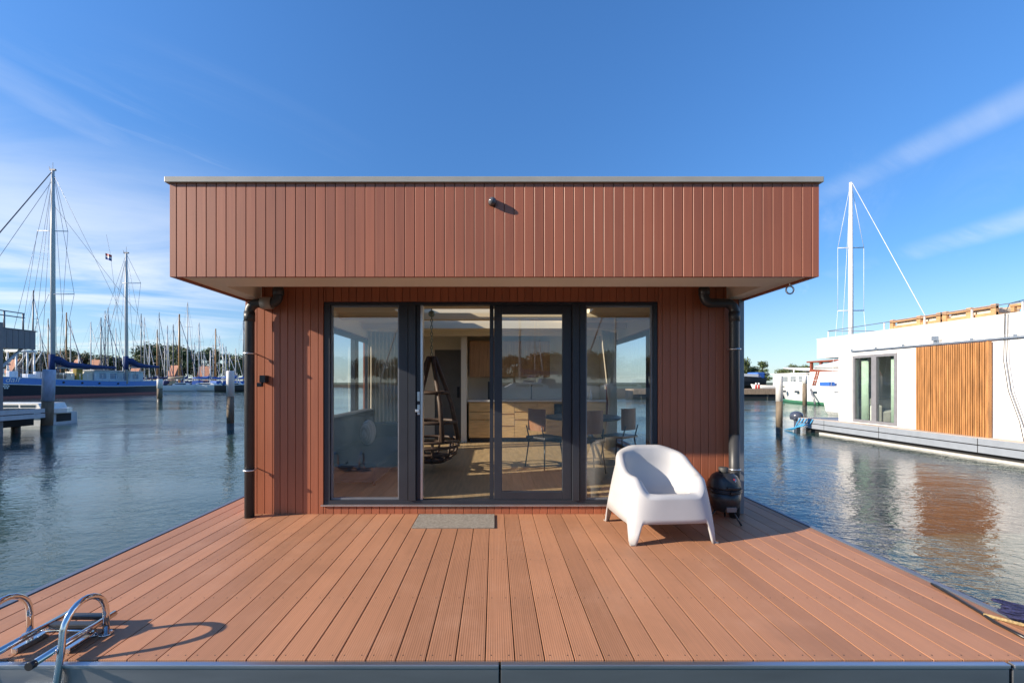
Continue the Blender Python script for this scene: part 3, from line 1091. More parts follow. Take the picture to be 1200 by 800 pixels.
# ------------------------------------------------------------------ kamado grill
def build_grill():
    c = (2.335, 4.30, 0.0)
    g = thing('kamado_grill', 'black egg-shaped barbecue on short legs behind the white chair', 'grill', c)
    m = MB()
    m.lathe(c, [(0.085, 0.115), (0.12, 0.125), (0.150, 0.17), (0.168, 0.24), (0.172, 0.315)], 32)
    obj('bowl', m, M_KAM, g)
    m = MB()
    m.lathe(c, [(0.176, 0.350), (0.174, 0.37), (0.160, 0.43), (0.132, 0.475), (0.095, 0.500), (0.055, 0.51)], 32)
    lid = obj('lid', m, M_KAM, g)
    m = MB()
    m.lathe(c, [(0.174, 0.316), (0.181, 0.318), (0.181, 0.330), (0.176, 0.331), (0.176, 0.335), (0.182, 0.336), (0.182, 0.348), (0.176, 0.3495)], 32)
    m.box(c[0] - 0.03, c[0] + 0.03, c[1] - 0.20, c[1] - 0.178, 0.318, 0.346, bev=.004)
    obj('hinge_band', m, M_KAMB, g)
    m = MB()
    m.lathe((c[0] - .01, c[1], 0), [(0.050, 0.506), (0.052, 0.52), (0.052, 0.555), (0.046, 0.560), (0.02, 0.562)], 24)
    obj('chimney_cap', m, mat('cast_iron', (0.06, 0.06, 0.058), 0.6, 0.3), g)
    m = MB()
    m.cyl((c[0] - 0.075, c[1] - 0.205, 0.385), (c[0] + 0.075, c[1] - 0.205, 0.385), 0.011, n=12)
    for s in (-1, 1):
        m.cyl((c[0] + s * .06, c[1] - .205, .385), (c[0] + s * .055, c[1] - .16, .37), .007)
    obj('lid_handle', m, M_BPLAS, lid)
    n = Vector((0.12, -0.80, 0.60)).normalized()
    pc = Vector((c[0] + 0.035, c[1] - 0.131, 0.452))
    m = MB()
    m.cyl(pc - n * .004, pc + n * 0.006, 0.026, n=20)
    b = obj('badge', m, M_BADGE, lid)
    m = MB()
    m.cyl(pc + n * .0062, pc + n * 0.0085, 0.019, n=20)
    m.bm.verts.ensure_lookup_table()
    obj('badge_ring', m, mat('badge_blue', (0.05, 0.06, 0.16), 0.4), b)
    m = MB()
    m.cyl(pc + n * .0086, pc + n * 0.0105, 0.010, n=16)
    obj('badge_mark', m, M_RED, b)
    m = MB()
    m.box(c[0] - 0.055, c[0] + 0.055, c[1] - 0.158, c[1] - 0.11, 0.135, 0.185, bev=.004)
    obj('vent_drawer', m, M_KAMV, g)
    for k in range(3):
        a = R(-60 + 120 * k)
        m = MB()
        m.tube([(c[0] + .10 * math.cos(a), c[1] + .10 * math.sin(a), 0.125), (c[0] + .15 * math.cos(a), c[1] + .15 * math.sin(a), 0.07), (c[0] + .20 * math.cos(a), c[1] + .20 * math.sin(a), 0.008)], 0.010, 8)
        obj('leg', m, M_KAMB, g)

    g.scale = (.87, .87, .98)
    g.location.x -= .015


build_grill()

# ------------------------------------------------------------------ doormat
mb = MB()
mb.box(-0.79, 0.005, 4.09, 4.505, 0.001, 0.014, bev=.004)
tag(obj('doormat', mb, M_MATT, loc=(-0.39, 4.3, 0)), 'grey coir doormat on the deck below the open door', 'doormat')

# ------------------------------------------------------------------ swim ladder
def build_ladder():
    x0, x1 = -2.585, -2.160
    t = thing('swim_ladder', 'polished steel swim ladder folded up on the front left deck edge', 'ladder', (-2.37, 2.3, 0))
    for x in (x0, x1):
        pts = [(x, 2.375, 0.0), (x, 2.375, 0.12)]
        # arch over towards the water, then down the front beam
        for k in range(0, 13):
            a = k / 12 * PI * 0.93
            pts.append((x, 2.255 + 0.12 * math.cos(a), 0.125 + 0.135 * math.sin(a)))
        pts += [(x, 2.128, 0.05), (x, 2.104, -0.09)]
        for k in range(1, 6):
            a = k / 5 * PI / 2
            pts.append((x - 0.05 * (1 - math.cos(a)) if x == x1 else x + 0.05 * (1 - math.cos(a)), 2.102, -0.09 - 0.05 * math.sin(a)))
        pts.append(((x0 + x1) / 2, 2.102, -0.14))
        m = MB()
        m.tube(pts, 0.0155, 12)
        obj('grab_rail', m, M_CHROME, t)
        m = MB()
        m.cyl((x, 2.375, 0.001), (x, 2.375, 0.008), 0.032, n=20)
        obj('foot_flange', m, M_CHROME, t)
    for x in (-2.475, -2.205):
        m = MB()
        m.tube([(x, 2.03, 0.055), (x, 2.48, 0.062)], 0.0165, 12)
        r = obj('ladder_rail', m, M_CHROME, t)
        m = MB()
        m.cyl((x, 2.02, 0.055), (x, 2.045, 0.055), 0.020, n=16)
        obj('end_cap', m, M_BPLAS, r)
    for y in (2.37, 2.455):
        m = MB()
        m.box(-2.458, -2.222, y - .02, y + .02, 0.045, 0.068, bev=.005)
        obj('tread', m, M_STEELG, t)
    m = MB()
    m.tube([(-2.475, 2.36, 0.03), (-2.205, 2.36, 0.03)], 0.010, 10)
    for x in (-2.475, -2.205):
        m.box(x - .015, x + .015, 2.20, 2.36, 0.004, 0.03, bev=.003)
    obj('hinge_bar', m, M_CHROME, t)


build_ladder()

# ------------------------------------------------------------------ rope
def build_rope():
    t = thing('mooring_rope', 'navy rope hank with straw-coloured end on the right deck edge', 'rope', (3.12, 2.45, 0.0))
    m = MB()
    for k in range(16):
        ang = R(-24 + random.uniform(-9, 9))
        L_ = 0.15 + random.uniform(-.02, .02)
        cx, cy, cz = 3.145 + random.uniform(-.03, .03), 2.47 + random.uniform(-.035, .035), 0.02 + 0.0045 * k * random.uniform(.5, 1)
        pts = []
        for q in range(25):
            a = 2 * PI * q / 24
            u, v = L_ * math.cos(a), 0.035 * math.sin(a) + 0.012 * math.sin(3 * a + k)
            pts.append((cx + u * math.cos(ang) - v * math.sin(ang), cy + u * math.sin(ang) + v * math.cos(ang), cz + 0.012 * math.sin(2 * a + k)))
        m.tube(pts, 0.0085, 7, caps=False)
    obj('hank', m, M_ROPEB, t)
    m = MB()
    m.tube([(2.93, 2.555, 0.012), (2.99, 2.49, 0.013), (3.06, 2.41, 0.014), (3.13, 2.35, 0.014), (3.25, 2.27, 0.012)], 0.010, 8)
    obj('rope_end', m, M_ROPEY, t)
    m = MB()
    pts = [at(1097, 687, 0), ]
    pts = []
    for (px, py) in ((1092, 683.5), (1110, 694), (1130, 706), (1150, 718), (1166, 729), (1184, 738), (1205, 749)):
        D = (EYE - 0.009) * F / (py - 448)
        pts.append(((px - 579) * D / F, D, 0.009))
    m.tube(pts, 0.009, 8)
    obj('dark_line', m, M_BPLAS, t)


build_rope()

# hanging pouch on the house's right flank
t = thing('fender_bag', 'dark coiled hose with brown pouch hanging on the right side of the house', 'hose', (2.70, 4.80, 0.95))
m = MB()
for k in range(5):
    m.torus((2.685 + .012 * k, 4.80, 0.86), 0.075 + .006 * (k % 2), 0.012, 'x', sc=(0.8, 1.25))
m.box(2.661, 2.70, 4.78, 4.82, 0.93, 0.99, bev=.004)
obj('coil', m, M_BPLAS, t)
m = MB()
m.ball((2.77, 4.80, 0.845), 0.055, (0.7, 0.8, 1.5))
obj('pouch', m, M_BROWNF, t)

# ------------------------------------------------------------------ inside the house
def kitchen():
    k = thing('kitchen_unit', 'oak fronted kitchen unit with pale worktop along the back wall', 'kitchen', (0.8, 9.6, 0.1))
    m = MB()
    m.box(-0.55, 2.43, 9.28, 9.899, 0.20, 0.98)
    obj('carcass', m, M_OAK, k)
    m = MB()
    m.box(-0.53, 2.43, 9.33, 9.88, 0.101, 0.199)
    obj('plinth', m, M_ANTH, k)
    m = MB()
    m.box(-0.58, 2.43, 9.24, 9.899, 0.981, 1.02, bev=.003)
    obj('worktop', m, M_WORK, k)
    for i in range(6):
        xa = -0.545 + 0.495 * i
        spl = (0.205, 0.60, 0.77, 0.975) if i % 2 == 0 else (0.205, 0.46, 0.72, 0.975)
        for a, b in zip(spl, spl[1:]):
            m = MB()
            m.box(xa + .004, xa + .491, 9.258, 9.279, a + .004, b - .022, bev=.002)
            obj('drawer_front', m, M_OAK, k)
    m = MB()
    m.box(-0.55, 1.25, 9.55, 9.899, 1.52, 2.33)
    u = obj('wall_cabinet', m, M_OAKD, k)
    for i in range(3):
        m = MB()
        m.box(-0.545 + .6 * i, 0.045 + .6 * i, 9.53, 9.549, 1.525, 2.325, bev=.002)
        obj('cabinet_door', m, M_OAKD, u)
    m = MB()
    m.box(1.30, 1.9, 9.22, 9.239, 0.64, 0.94, bev=.004)
    obj('oven', m, M_BPLAS, k)
    m = MB()
    m.tube([(0.85, 9.75, 1.02), (0.85, 9.75, 1.30), (0.85, 9.70, 1.34), (0.85, 9.6, 1.32)], 0.014, 8)
    obj('tap', m, M_CHROME, k)
    m = MB()
    m.box(-0.14, -0.06, 9.6, 9.85, 1.021, 1.42, bev=.004)
    obj('kettle_panel', m, M_BPLAS, k)


kitchen()


def dining_chair(x, y, rz, label):
    c = thing('dining_chair', label, 'chair', (x, y, 0.10), rz, 'dining chairs round the dark table')
    m = MB()
    m.box(-0.21, 0.21, -0.20, 0.20, 0.44, 0.475, bev=.012)
    obj('seat', m, M_DTABLE, c, world=False)
    m = MB()
    for i in range(8):
        a0, a1 = R(-38 + 9.5 * i), R(-38 + 9.5 * (i + 1))
        p0, p1 = (0.30 * math.sin(a0), 0.22 - 0.30 * (1 - math.cos(a0))), (0.30 * math.sin(a1), 0.22 - 0.30 * (1 - math.cos(a1)))
        m.prism([(p0[0], p0[1]), (p1[0], p1[1]), (p1[0], p1[1] + .018), (p0[0], p0[1] + .018)], 'z', 0.57, 0.90)
    obj('backrest', m, M_LEATH, c, world=False)
    for sx_ in (-1, 1):
        for sy_ in (-1, 1):
            m = MB()
            m.tube([(sx_ * .17, sy_ * .16, .44), (sx_ * .21, sy_ * .21, 0.002)], 0.010, 8)
            obj('leg', m, M_BPLAS, c, world=False)
        m = MB()
        m.tube([(sx_ * .17, .17, .45), (sx_ * .165, .225, .64)], 0.010, 8)
        obj('back_support', m, M_BPLAS, c, world=False)
    return c


t = thing('dining_table', 'dark round dining table standing inside behind the right window', 'table', (1.45, 7.0, 0.10))
m = MB()
m.lathe((1.45, 7.0, 0), [(0.60, 0.81), (0.62, 0.82), (0.62, 0.84), (0.60, 0.85)], 36)
obj('tabletop', m, M_DTABLE, t)
for k in range(4):
    a = R(45 + 90 * k)
    m = MB()
    m.tube([(1.45 + .05 * math.cos(a), 7 + .05 * math.sin(a), .81), (1.45 + .38 * math.cos(a), 7 + .38 * math.sin(a), 0.11)], 0.022, 8)
    obj('leg', m, M_GREYM, t)
dining_chair(0.78, 6.6, R(128), 'dining chair left of the dark table, seen side-on through the sliding door')
dining_chair(1.35, 6.25, R(190), 'dining chair in front of the dark table, seen from behind')
dining_chair(1.98, 6.75, R(-140), 'dining chair right of the dark table, near the curtain')
dining_chair(1.55, 7.85, R(5), 'dining chair at the far side of the dark table')


def rattan():
    c = thing('hanging_chair', 'brown rattan hanging basket chair on a chain just inside the open door', 'hanging chair', (-0.93, 6.3, 0.10))
    cx, cy = -0.93, 6.35
    m = MB()
    for k in range(9):
        a = 2 * PI * k / 9
        m.tube([(cx + .40 * math.cos(a), cy + .40 * math.sin(a), .55), (cx + .36 * math.cos(a), cy + .36 * math.sin(a), .35), (cx + .20 * math.cos(a), cy + .20 * math.sin(a), .24), (cx, cy, .22)], .020, 7)
    for (r, z) in ((.41, .55), (.40, .47), (.36, .37), (.29, .29), (.20, .245)):
        m.torus((cx, cy, z), r, .022, n=32, m=7)
    obj('basket', m, M_RATT, c)
    m = MB()
    for a in (R(-60), R(-10), R(190), R(240)):
        m.tube([(cx + .41 * math.cos(a), cy + .41 * math.sin(a), .55), (cx + .30 * math.cos(a), cy + .24 * math.sin(a), 1.1), (cx + .04 * math.cos(a), cy + .03 * math.sin(a), 1.78)], .034, 8)
    for (r, z) in ((.37, .82), (.25, 1.25)):
        m.torus((cx, cy, z), r, .026, n=28, m=7, sc=(1, .85))
    obj('frame', m, M_RATT, c)
    m = MB()
    for i in range(14):
        z = 1.80 + i * 0.05
        m.torus((cx, cy, z + .02), .022, .006, 'x' if i % 2 else 'y', n=12, m=6, sc=(.7, 1.3))
    m.ball((cx, cy, 2.42), .05, n=10)
    obj('chain', m, mat('green_grey_chain', (0.20, 0.26, 0.22), 0.5, 0.4), c)


rattan()


def curtain(p0, p1, label, n=9, tie=False):
    m = MB()
    rows = []
    dx, dy = p1[0] - p0[0], p1[1] - p0[1]
    ln = math.hypot(dx, dy)
    nx, nyy = -dy / ln, dx / ln
    for j in range(9):
        z = 0.13 + (2.38 - 0.13) * j / 8
        row = []
        pinch = 0.40 + 0.60 * min(1, abs((z - 0.9) / 1.3)) ** 0.8 if tie else 1.0
        for i in range(n * 8 + 1):
            t_ = i / (n * 8)
            q = 1 - (1 - t_) * pinch
            w = 0.030 * math.sin(t_ * n * 2 * PI) + 0.008 * math.sin(3 * t_ + z * 3)
            row.append(m.bm.verts.new((p0[0] + dx * q + nx * w, p0[1] + dy * q + nyy * w, z)))
        rows.append(row)
    for q, w in zip(rows, rows[1:]):
        for i in range(len(q) - 1):
            m.bm.faces.new((q[i], q[i + 1], w[i + 1], w[i]))
    o = obj('curtain', m, M_CURT, smooth=True, loc=(p0[0], p0[1], 0.1))
    so = o.modifiers.new('thickness', 'SOLIDIFY')
    so.thickness = 0.004
    tag(o, label, 'curtain')


curtain((-2.40, 8.14), (-1.88, 8.40), 'pleated beige curtain drawn open behind the left fixed window', 8)
curtain((2.04, 8.02), (2.40, 8.42), 'beige curtain tied back beside the side window at the right', 6, True)
for x, h, lab in ((2.02, .30, 'taller pale bottle on the kitchen worktop'), (2.16, .25, 'shorter pale bottle on the kitchen worktop')):
    m = MB()
    m.lathe((x, 9.55, 1.021), [(.035, 0), (.038, .01), (.038, h * .6), (.014, h * .75), (.014, h)], 14)
    tag(obj('bottle', m, M_WORK, loc=(x, 9.55, 1.021)), lab, 'bottle')
m = MB()
m.lathe((1.40, 6.95, .851), [(.06, 0), (.10, .03), (.15, .08), (.145, .08), (.09, .03)], 20)
tag(obj('bowl', m, M_INT, loc=(1.4, 6.95, .851)), 'pale bowl on the dark dining table', 'bowl')
t = thing('sofa', 'low grey fabric sofa with round cushion behind the left fixed window', 'sofa', (-1.9, 6.8, 0.10))
m = MB()
m.box(-2.40, -1.45, 5.25, 7.9, 0.16, 0.40, bev=.05)
obj('seat', m, M_SOFA, t)
m = MB()
m.box(-2.44, -2.20, 5.25, 7.9, 0.401, 0.92, bev=.06)
obj('backrest', m, M_SOFA, t)
m = MB()
m.box(-2.42, -1.45, 7.905, 8.08, 0.16, 0.66, bev=.05)
obj('armrest', m, M_SOFA, t)
for x in (-2.35, -1.52):
    for y in (5.4, 7.9):
        m = MB()
        m.cyl((x, y, 0.101), (x, y, 0.17), .02)
        obj('leg', m, M_BPLAS, t)
m = MB()
m.ball((-2.02, 6.85, 0.60), 0.24, (0.45, 1, 0.85), 20)
tag(obj('cushion', m, mat('striped_grey_cushion', (0.30, 0.29, 0.28), 0.9, var=0.35, scale=5, stretch=(1, 8, 1)), loc=(-2.02, 6.85, .42)), 'round grey cushion lying on the low sofa inside', 'cushion')

# ------------------------------------------------------------------ neighbouring houseboat
XN = 12.06


def ny(px):
    return XN * F / (px - 579)


def neighbour():
    nb = thing('houseboat', 'white flat-roofed houseboat with larch slat panel across the water at right', 'houseboat', (15, 9, WZ))
    Y0, Y1 = 4.2, 14.93
    wy0, wy1 = ny(1051.5), ny(999.5)
    wz0, wz1 = 0.095, 2.29
    m = MB()
    m.box(XN, XN + .2, wy1, Y1, 0.06, 2.55); m.box(XN, XN + .2, Y0, wy0, 0.06, 2.55)
    m.box(XN, XN + .2, wy0, wy1, wz1, 2.55); m.box(XN, XN + .2, wy0, wy1, 0.06, wz0)
    m.box(XN + .2001, 17.5, Y1 - .2, Y1, 0.06, 2.29); m.box(XN + .2001, 17.5, Y0, Y0 + .2, 0.06, 2.29)
    m.box(17.3, 17.5, Y0 + .2001, 8.0, 0.06, 2.29); m.box(17.3, 17.5, 14.3, Y1 - .2001, 0.06, 2.29); m.box(17.3, 17.5, 8.0, 14.3, 0.06, 0.5)  # unseen far wall: wide gap added to let light into the room
    obj('wall', m, M_WWALL, nb)
    m = MB()
    m.box(XN - .004, 17.6, Y0 - .6, 15.93, 2.551, 3.0, bev=.006)
    m.box(XN + .201, 17.6, Y0, 15.93, 2.291, 2.5505)
    m.box(XN - .003, XN + .2005, Y1 + .001, 15.928, 2.291, 2.5505)
    obj('roof', m, M_WWALL, nb)
    m = MB()
    m.box(XN - .02, XN + .1, Y0 - .62, 15.95, 3.001, 3.02); m.box(XN + .1001, 17.62, 15.85, 15.95, 3.001, 3.02)
    obj('roof_trim', m, mat('pale_roof_trim', (0.62, 0.62, 0.60), 0.4), nb)
    m = MB()
    t_ = 0.085
    ym = ny(1024.5)
    xs = (XN - .02, XN + .08)
    m.box(*xs, wy0, wy0 + t_, wz0, wz1); m.box(*xs, wy1 - t_, wy1, wz0, wz1)
    m.box(*xs, wy0 + t_, wy1 - t_, wz0, wz0 + t_); m.box(*xs, wy0 + t_, wy1 - t_, wz1 - t_, wz1)
    m.box(*xs, ym - t_, ym + t_, wz0 + t_, wz1 - t_)
    w = obj('window', m, mat('grey_window_frame', (0.20, 0.20, 0.215), 0.4), nb)
    m = MB()
    m.box(XN + .03, XN + .038, wy0 + t_, ym - t_, wz0 + t_, wz1 - t_); m.box(XN + .03, XN + .038, ym + t_, wy1 - t_, wz0 + t_, wz1 - t_)
    obj('pane', m, M_GLASSF, w)
    # sliding slat panel
    py0, py1 = ny(1162), ny(1078)
    m = MB()
    n = 34
    for i in range(n):
        a = py0 + (py1 - py0) * i / n
        wdt = (py1 - py0) / n
        m.box(XN - .118 - random.uniform(0, .012), XN - .075, a + random.uniform(.004, .012), a + wdt * random.uniform(.62, .86), 0.05, 2.39 - random.uniform(0, .004))
    for z in (0.35, 1.2, 2.15):
        m.box(XN - .074, XN - .05, py0 + .01, py1 - .01, z, z + .07)
    m.box(XN - .13, XN - .05, py0 - .045, py0 - .001, 0.04, 2.40)
    obj('slat_panel', m, M_LARCH, nb)
    m = MB()
    m.box(XN - .075, XN - .045, 5.0, ny(1000), 2.425, 2.465)
    for y in [5.3 + .9 * i for i in range(11)]:
        m.box(XN - .044, XN - .001, y, y + .08, 2.42, 2.52)
    obj('sliding_rail', m, M_CLAMP, nb)
    m = MB()
    m.box(XN - .09, XN - .005, ny(1104), ny(1095), 2.53, 2.66, bev=.004)
    m.box(XN - .06, XN - .005, ny(1104) + .02, ny(1100), 2.45, 2.53)
    obj('vent_box', m, M_CLAMP, nb)
    # floating base
    XB = 11.68
    m = MB()
    m.box(XB, 17.9, 3.0, 16.4, -0.10, 0.055, bev=.006); m.box(XB, 17.9, 3.0, 16.4, -0.29, -0.125, bev=.006)
    obj('bumper_beam', m, M_RUBBER, nb)
    m = MB()
    m.box(XB + .03, 17.8, 3.05, 16.35, -0.124, -0.101); m.box(XB + .16, 17.8, 3.1, 16.2, -0.6, -0.291)
    obj('float', m, M_BLACK, nb)
    m = MB()
    m.box(XB + .05, XB + .159, 3.0, 15.4, -0.50, -0.40)
    obj('waterline_strip', m, mat('pale_strip', (0.55, 0.54, 0.50), 0.6), nb)
    m = MB()
    for y in (5.2, 8.4, 10.3, 12.95, 15.1):
        m.box(XB - .003, XB - .0005, y, y + .015, -0.285, 0.05)
    obj('beam_joint', m, M_BLACK, nb)
    m = MB()
    m.box(XB + .02, XN - .002, 3.1, 16.3, 0.0555, 0.065)
    obj('walkway', m, mat('pale_walkway', (0.50, 0.42, 0.34), 0.8), nb)
    m = MB()
    m.box(XN + .2001, 17.29, Y0 + .2, Y1 - .2, 0.061, 0.075)
    obj('interior_floor', m, M_FLOOR, nb)
    # railing on the roof
    m = MB()
    m.tube([(XN + .15, 3.7, 3.265), (XN + .15, 15.6, 3.275)], .011, 8)
    m.tube([(XN + .15, 15.6, 3.275), (17.3, 15.6, 3.275)], .012, 8)
    obj('top_rail', m, M_GREYM, nb)
    for y in (4.6, 6.1, 7.6, 9.85, 10.9, 12.1, 13.35, 14.6, 15.58):
        m = MB()
        m.box(XN + .135, XN + .165, y - .015, y + .015, 3.0, 3.26)
        obj('rail_post', m, M_WIREW, nb)
    m = MB()
    m.box(12.40, 15.2, 13.85, 14.40, 0.08, 0.48, bev=.06); m.box(12.40, 15.2, 14.405, 14.68, 0.08, 0.88, bev=.06); m.box(12.36, 12.62, 13.83, 14.66, 0.08, 0.66, bev=.06)
    s = obj('sofa', m, mat('white_sofa', (0.72, 0.70, 0.66), 0.9), None, loc=(13.3, 14.2, .08))
    tag(s, 'white sofa inside the white houseboat, seen through its window', 'sofa')
    for (ya, yb) in ((wy1 - .34, wy1 - .10), (wy0 + .30, wy0 + .42)):
        m = MB()
        rows = []
        for j in range(2):
            row = []
            for i in range(33):
                row.append(m.bm.verts.new((XN + .22 + .03 * math.sin(i * 1.1), ya + (yb - ya) * i / 32, 0.12 + 2.12 * j)))
            rows.append(row)
        for i in range(32):
            m.bm.faces.new((rows[0][i], rows[0][i + 1], rows[1][i + 1], rows[1][i]))
        o = obj('curtain', m, M_GREENC, None, loc=(XN + .22, ya, .1), smooth=True)
        o.modifiers.new('thickness', 'SOLIDIFY').thickness = 0.004
        tag(o, 'pale green curtain at the ' + ('left' if ya > 13.5 else 'right') + ' pane of the white houseboat window', 'curtain')
    # black cable looping over the railing
    m = MB()
    yc = 10.05
    pts = [(XN + .6, yc - .5, 3.02), (XN + .35, yc - .42, 3.2), (XN + .17, yc - .22, 3.31), (XN + .02, yc - .05, 3.25), (XN - .03, yc, 3.0), (XN - .04, yc, 2.6), (XN - .08, yc - .02, 1.9), (XN - .09, yc - .12, 1.2), (XN - .10, yc - .34, .5), (XN - .2, yc - .5, 0.08)]
    m.tube(pts, .008, 6)
    m.tube([(p[0] - .01, p[1] - .07, p[2]) for p in pts[4:]], .007, 6)
    tag(obj('black_cable', m, M_BPLAS, loc=(XN, yc, 0.08)), 'thin black cable looping over the white houseboat railing and down its wall', 'cable')


neighbour()


def roof_seats():
    for i, (ya, yb, lab) in enumerate(((11.75, 13.25, 'timber roof bench with cream cushion, farther one on the white houseboat'),
                                       (10.45, 11.7, 'timber roof bench with cream cushion, nearer one on the white houseboat'))):
        t = thing('roof_bench', lab, 'bench', (13, ya, 3.02), 0, 'timber benches on the white houseboat roof')
        x0, x1 = XN + .24, XN + 1.0
        m = MB()
        for z in (3.045, 3.225):
            m.box(x0, x0 + .05, ya, yb, z, z + .085); m.box(x1, x1 + .05, ya, yb, z, z + .085)
        for y in (ya, ya + .55, yb - .11):
            m.box(x0 - .014, x0 + .064, y, y + .11, 3.022, 3.33); m.box(x1 - .01, x1 + .06, y, y + .11, 3.022, 3.33)
            m.box(x0 + .0645, x1 - .011, y, y + .05, 3.06, 3.10)
        obj('frame', m, M_PALLET, t)
        m = MB()
        m.box(x0 + .07, x1 - .02, ya + .12, yb - .14, 3.105, 3.24, bev=.03)
        obj('cushion', m, M_CUSH, t)
    t = thing('roof_table', 'low timber table on the white houseboat roof, right of the benches', 'table', (13, 10, 3.02))
    m = MB()
    m.box(XN + .5, XN + 1.2, 9.9 + .0, 10.40, 3.24, 3.30)
    obj('top', m, M_PALLET, t)
    for x in (XN + .52, XN + 1.12):
        for y in (9.92, 10.32):
            m = MB()
            m.box(x, x + .07, y, y + .07, 3.02, 3.239)
            obj('leg', m, M_PALLET, t)


roof_seats()


# outboard, rope, bicycle-like clutter at the end of the neighbour's deck
def outboard():
    c = Vector((11.95, 16.75, -0.05))
    t = thing('outboard_motor', 'dark outboard motor hung on the far end of the white houseboat deck', 'outboard motor', c)
    m = MB()
    m.ball(c + Vector((-.02, .08, .13)), .24, (0.95, 1.05, .80), 18)
    m.box(c.x - .20, c.x + .16, c.y - .10, c.y + .24, c.z - .02, c.z + .12, bev=.05)
    obj('cowl', m, M_ENGINE, t)
    m = MB()
    m.box(c.x - .09, c.x + .07, c.y - .02, c.y + .14, c.z - .62, c.z - .03, bev=.02)
    obj('leg', m, M_ENGINE, t)
    m = MB()
    m.box(c.x - .1, c.x + .1, c.y - .34, c.y - .08, c.z - .22, c.z + .02, bev=.02)
    obj('bracket', m, M_GREYM, t)


outboard()
m = MB()
a, b = Vector((11.66, 15.6, -0.02)), Vector((11.3, 16.6, -0.43))
for k in range(5):
    m.tube([a + Vector((0, .16 * k, .07)), a + Vector((-.05, .16 * k + .1, -.12)), a * .5 + b * .5 + Vector((-.05, .03 * k, -.06 - .02 * k)), b + Vector((.03 * k, -.05 * k, 0))], .018, 6)
tag(obj('blue_mooring_line', m, M_ROPEC, loc=(11.6, 16, -.1)), 'bright blue mooring line hanging from the white houseboat corner into the water', 'rope')
# ------------------------------------------------------------------ piles
def pile(px, py_base, py_top, width_px, label, split=0.5, lean=0.0, top=M_PILEW, body=M_PILE):
    D = (EYE - WZ) * F / (py_base - 448)
    p = at(px, py_base, D)
    zt = EYE - (py_top - 448) * D / F
    r = width_px * D / F / 2
    t = thing('mooring_pile', label, 'pile', (p.x, D, WZ), 0, 'wooden mooring piles in the water')
    zs = zt - (zt - WZ) * split
    m = MB()

    def q(z):
        return (p.x + lean * (z - WZ), D, z)
    m.tube([q(WZ - .8), q(WZ + .25)], r * .98, 14)
    obj('wet_foot', m, M_PILED, t)
    m = MB()
    m.tube([q(WZ + .25), q(zs + .01)], r * .98, 14)
    obj('timber', m, body, t)
    m = MB()
    m.tube([q(zs), q(zt - .03), q(zt)], [r * 1.04, r * 1.04, r * .93], 14)
    obj('sleeve', m, top, t)


pile(270, 503, 434.5, 8.0, 'tall white-topped mooring pile in the water left of the downpipe', 0.44)
pile(187.2, 470, 444, 5.4, 'short white-topped mooring pile at the stern of the blue ship', 0.42)
pile(54.5, 506, 433, 11.0, 'leaning scuffed blue mooring pile beside the left pier', 0.50, 0.045, M_PILEB)
pile(913.2, 508, 440, 7.0, 'tall white-topped mooring pile in the water right of the house', 0.44)
pile(943, 479, 440, 4.6, 'thin mooring pile in front of the white motor yacht', 0.24)
pile(209, 457.6, 444, 3.0, 'small pale mooring pile before the marina, left of a pair', 0.5)
pile(230, 456.8, 442.5, 4.2, 'small pale mooring pile before the marina, right of a pair', 0.5)


# ------------------------------------------------------------------ left pier, small motorboat and grey canopy
def pier():
    t = thing('jetty', 'pale two-beam jetty at the left edge of the water', 'jetty', (-17.3, 12, WZ))
    for z0, z1 in ((0.285, 0.44), (0.10, 0.255)):
        m = MB()
        m.box(-16.72, -16.62, 4, 16.05, z0, z1, bev=.006)
        obj('fender_beam', m, M_PIERW, t)
    m = MB()
    m.box(-18.9, -17.25, 4, 16.05, 0.36, 0.43, bev=.006)
    obj('walkway', m, M_DOCKW, t)
    m = MB()
    for y in (5, 8, 11, 14, 15.8):
        m.box(-17.249, -16.721, y, y + .14, 0.30, 0.42)
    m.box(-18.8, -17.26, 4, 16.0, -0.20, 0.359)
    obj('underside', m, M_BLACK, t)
    for y in (7, 11.2, 15.7):
        m = MB()
        m.cyl((-17.6, y, WZ - .8), (-17.6, y, .355), .13, n=12)
        obj('post', m, M_PILED, t)


pier()


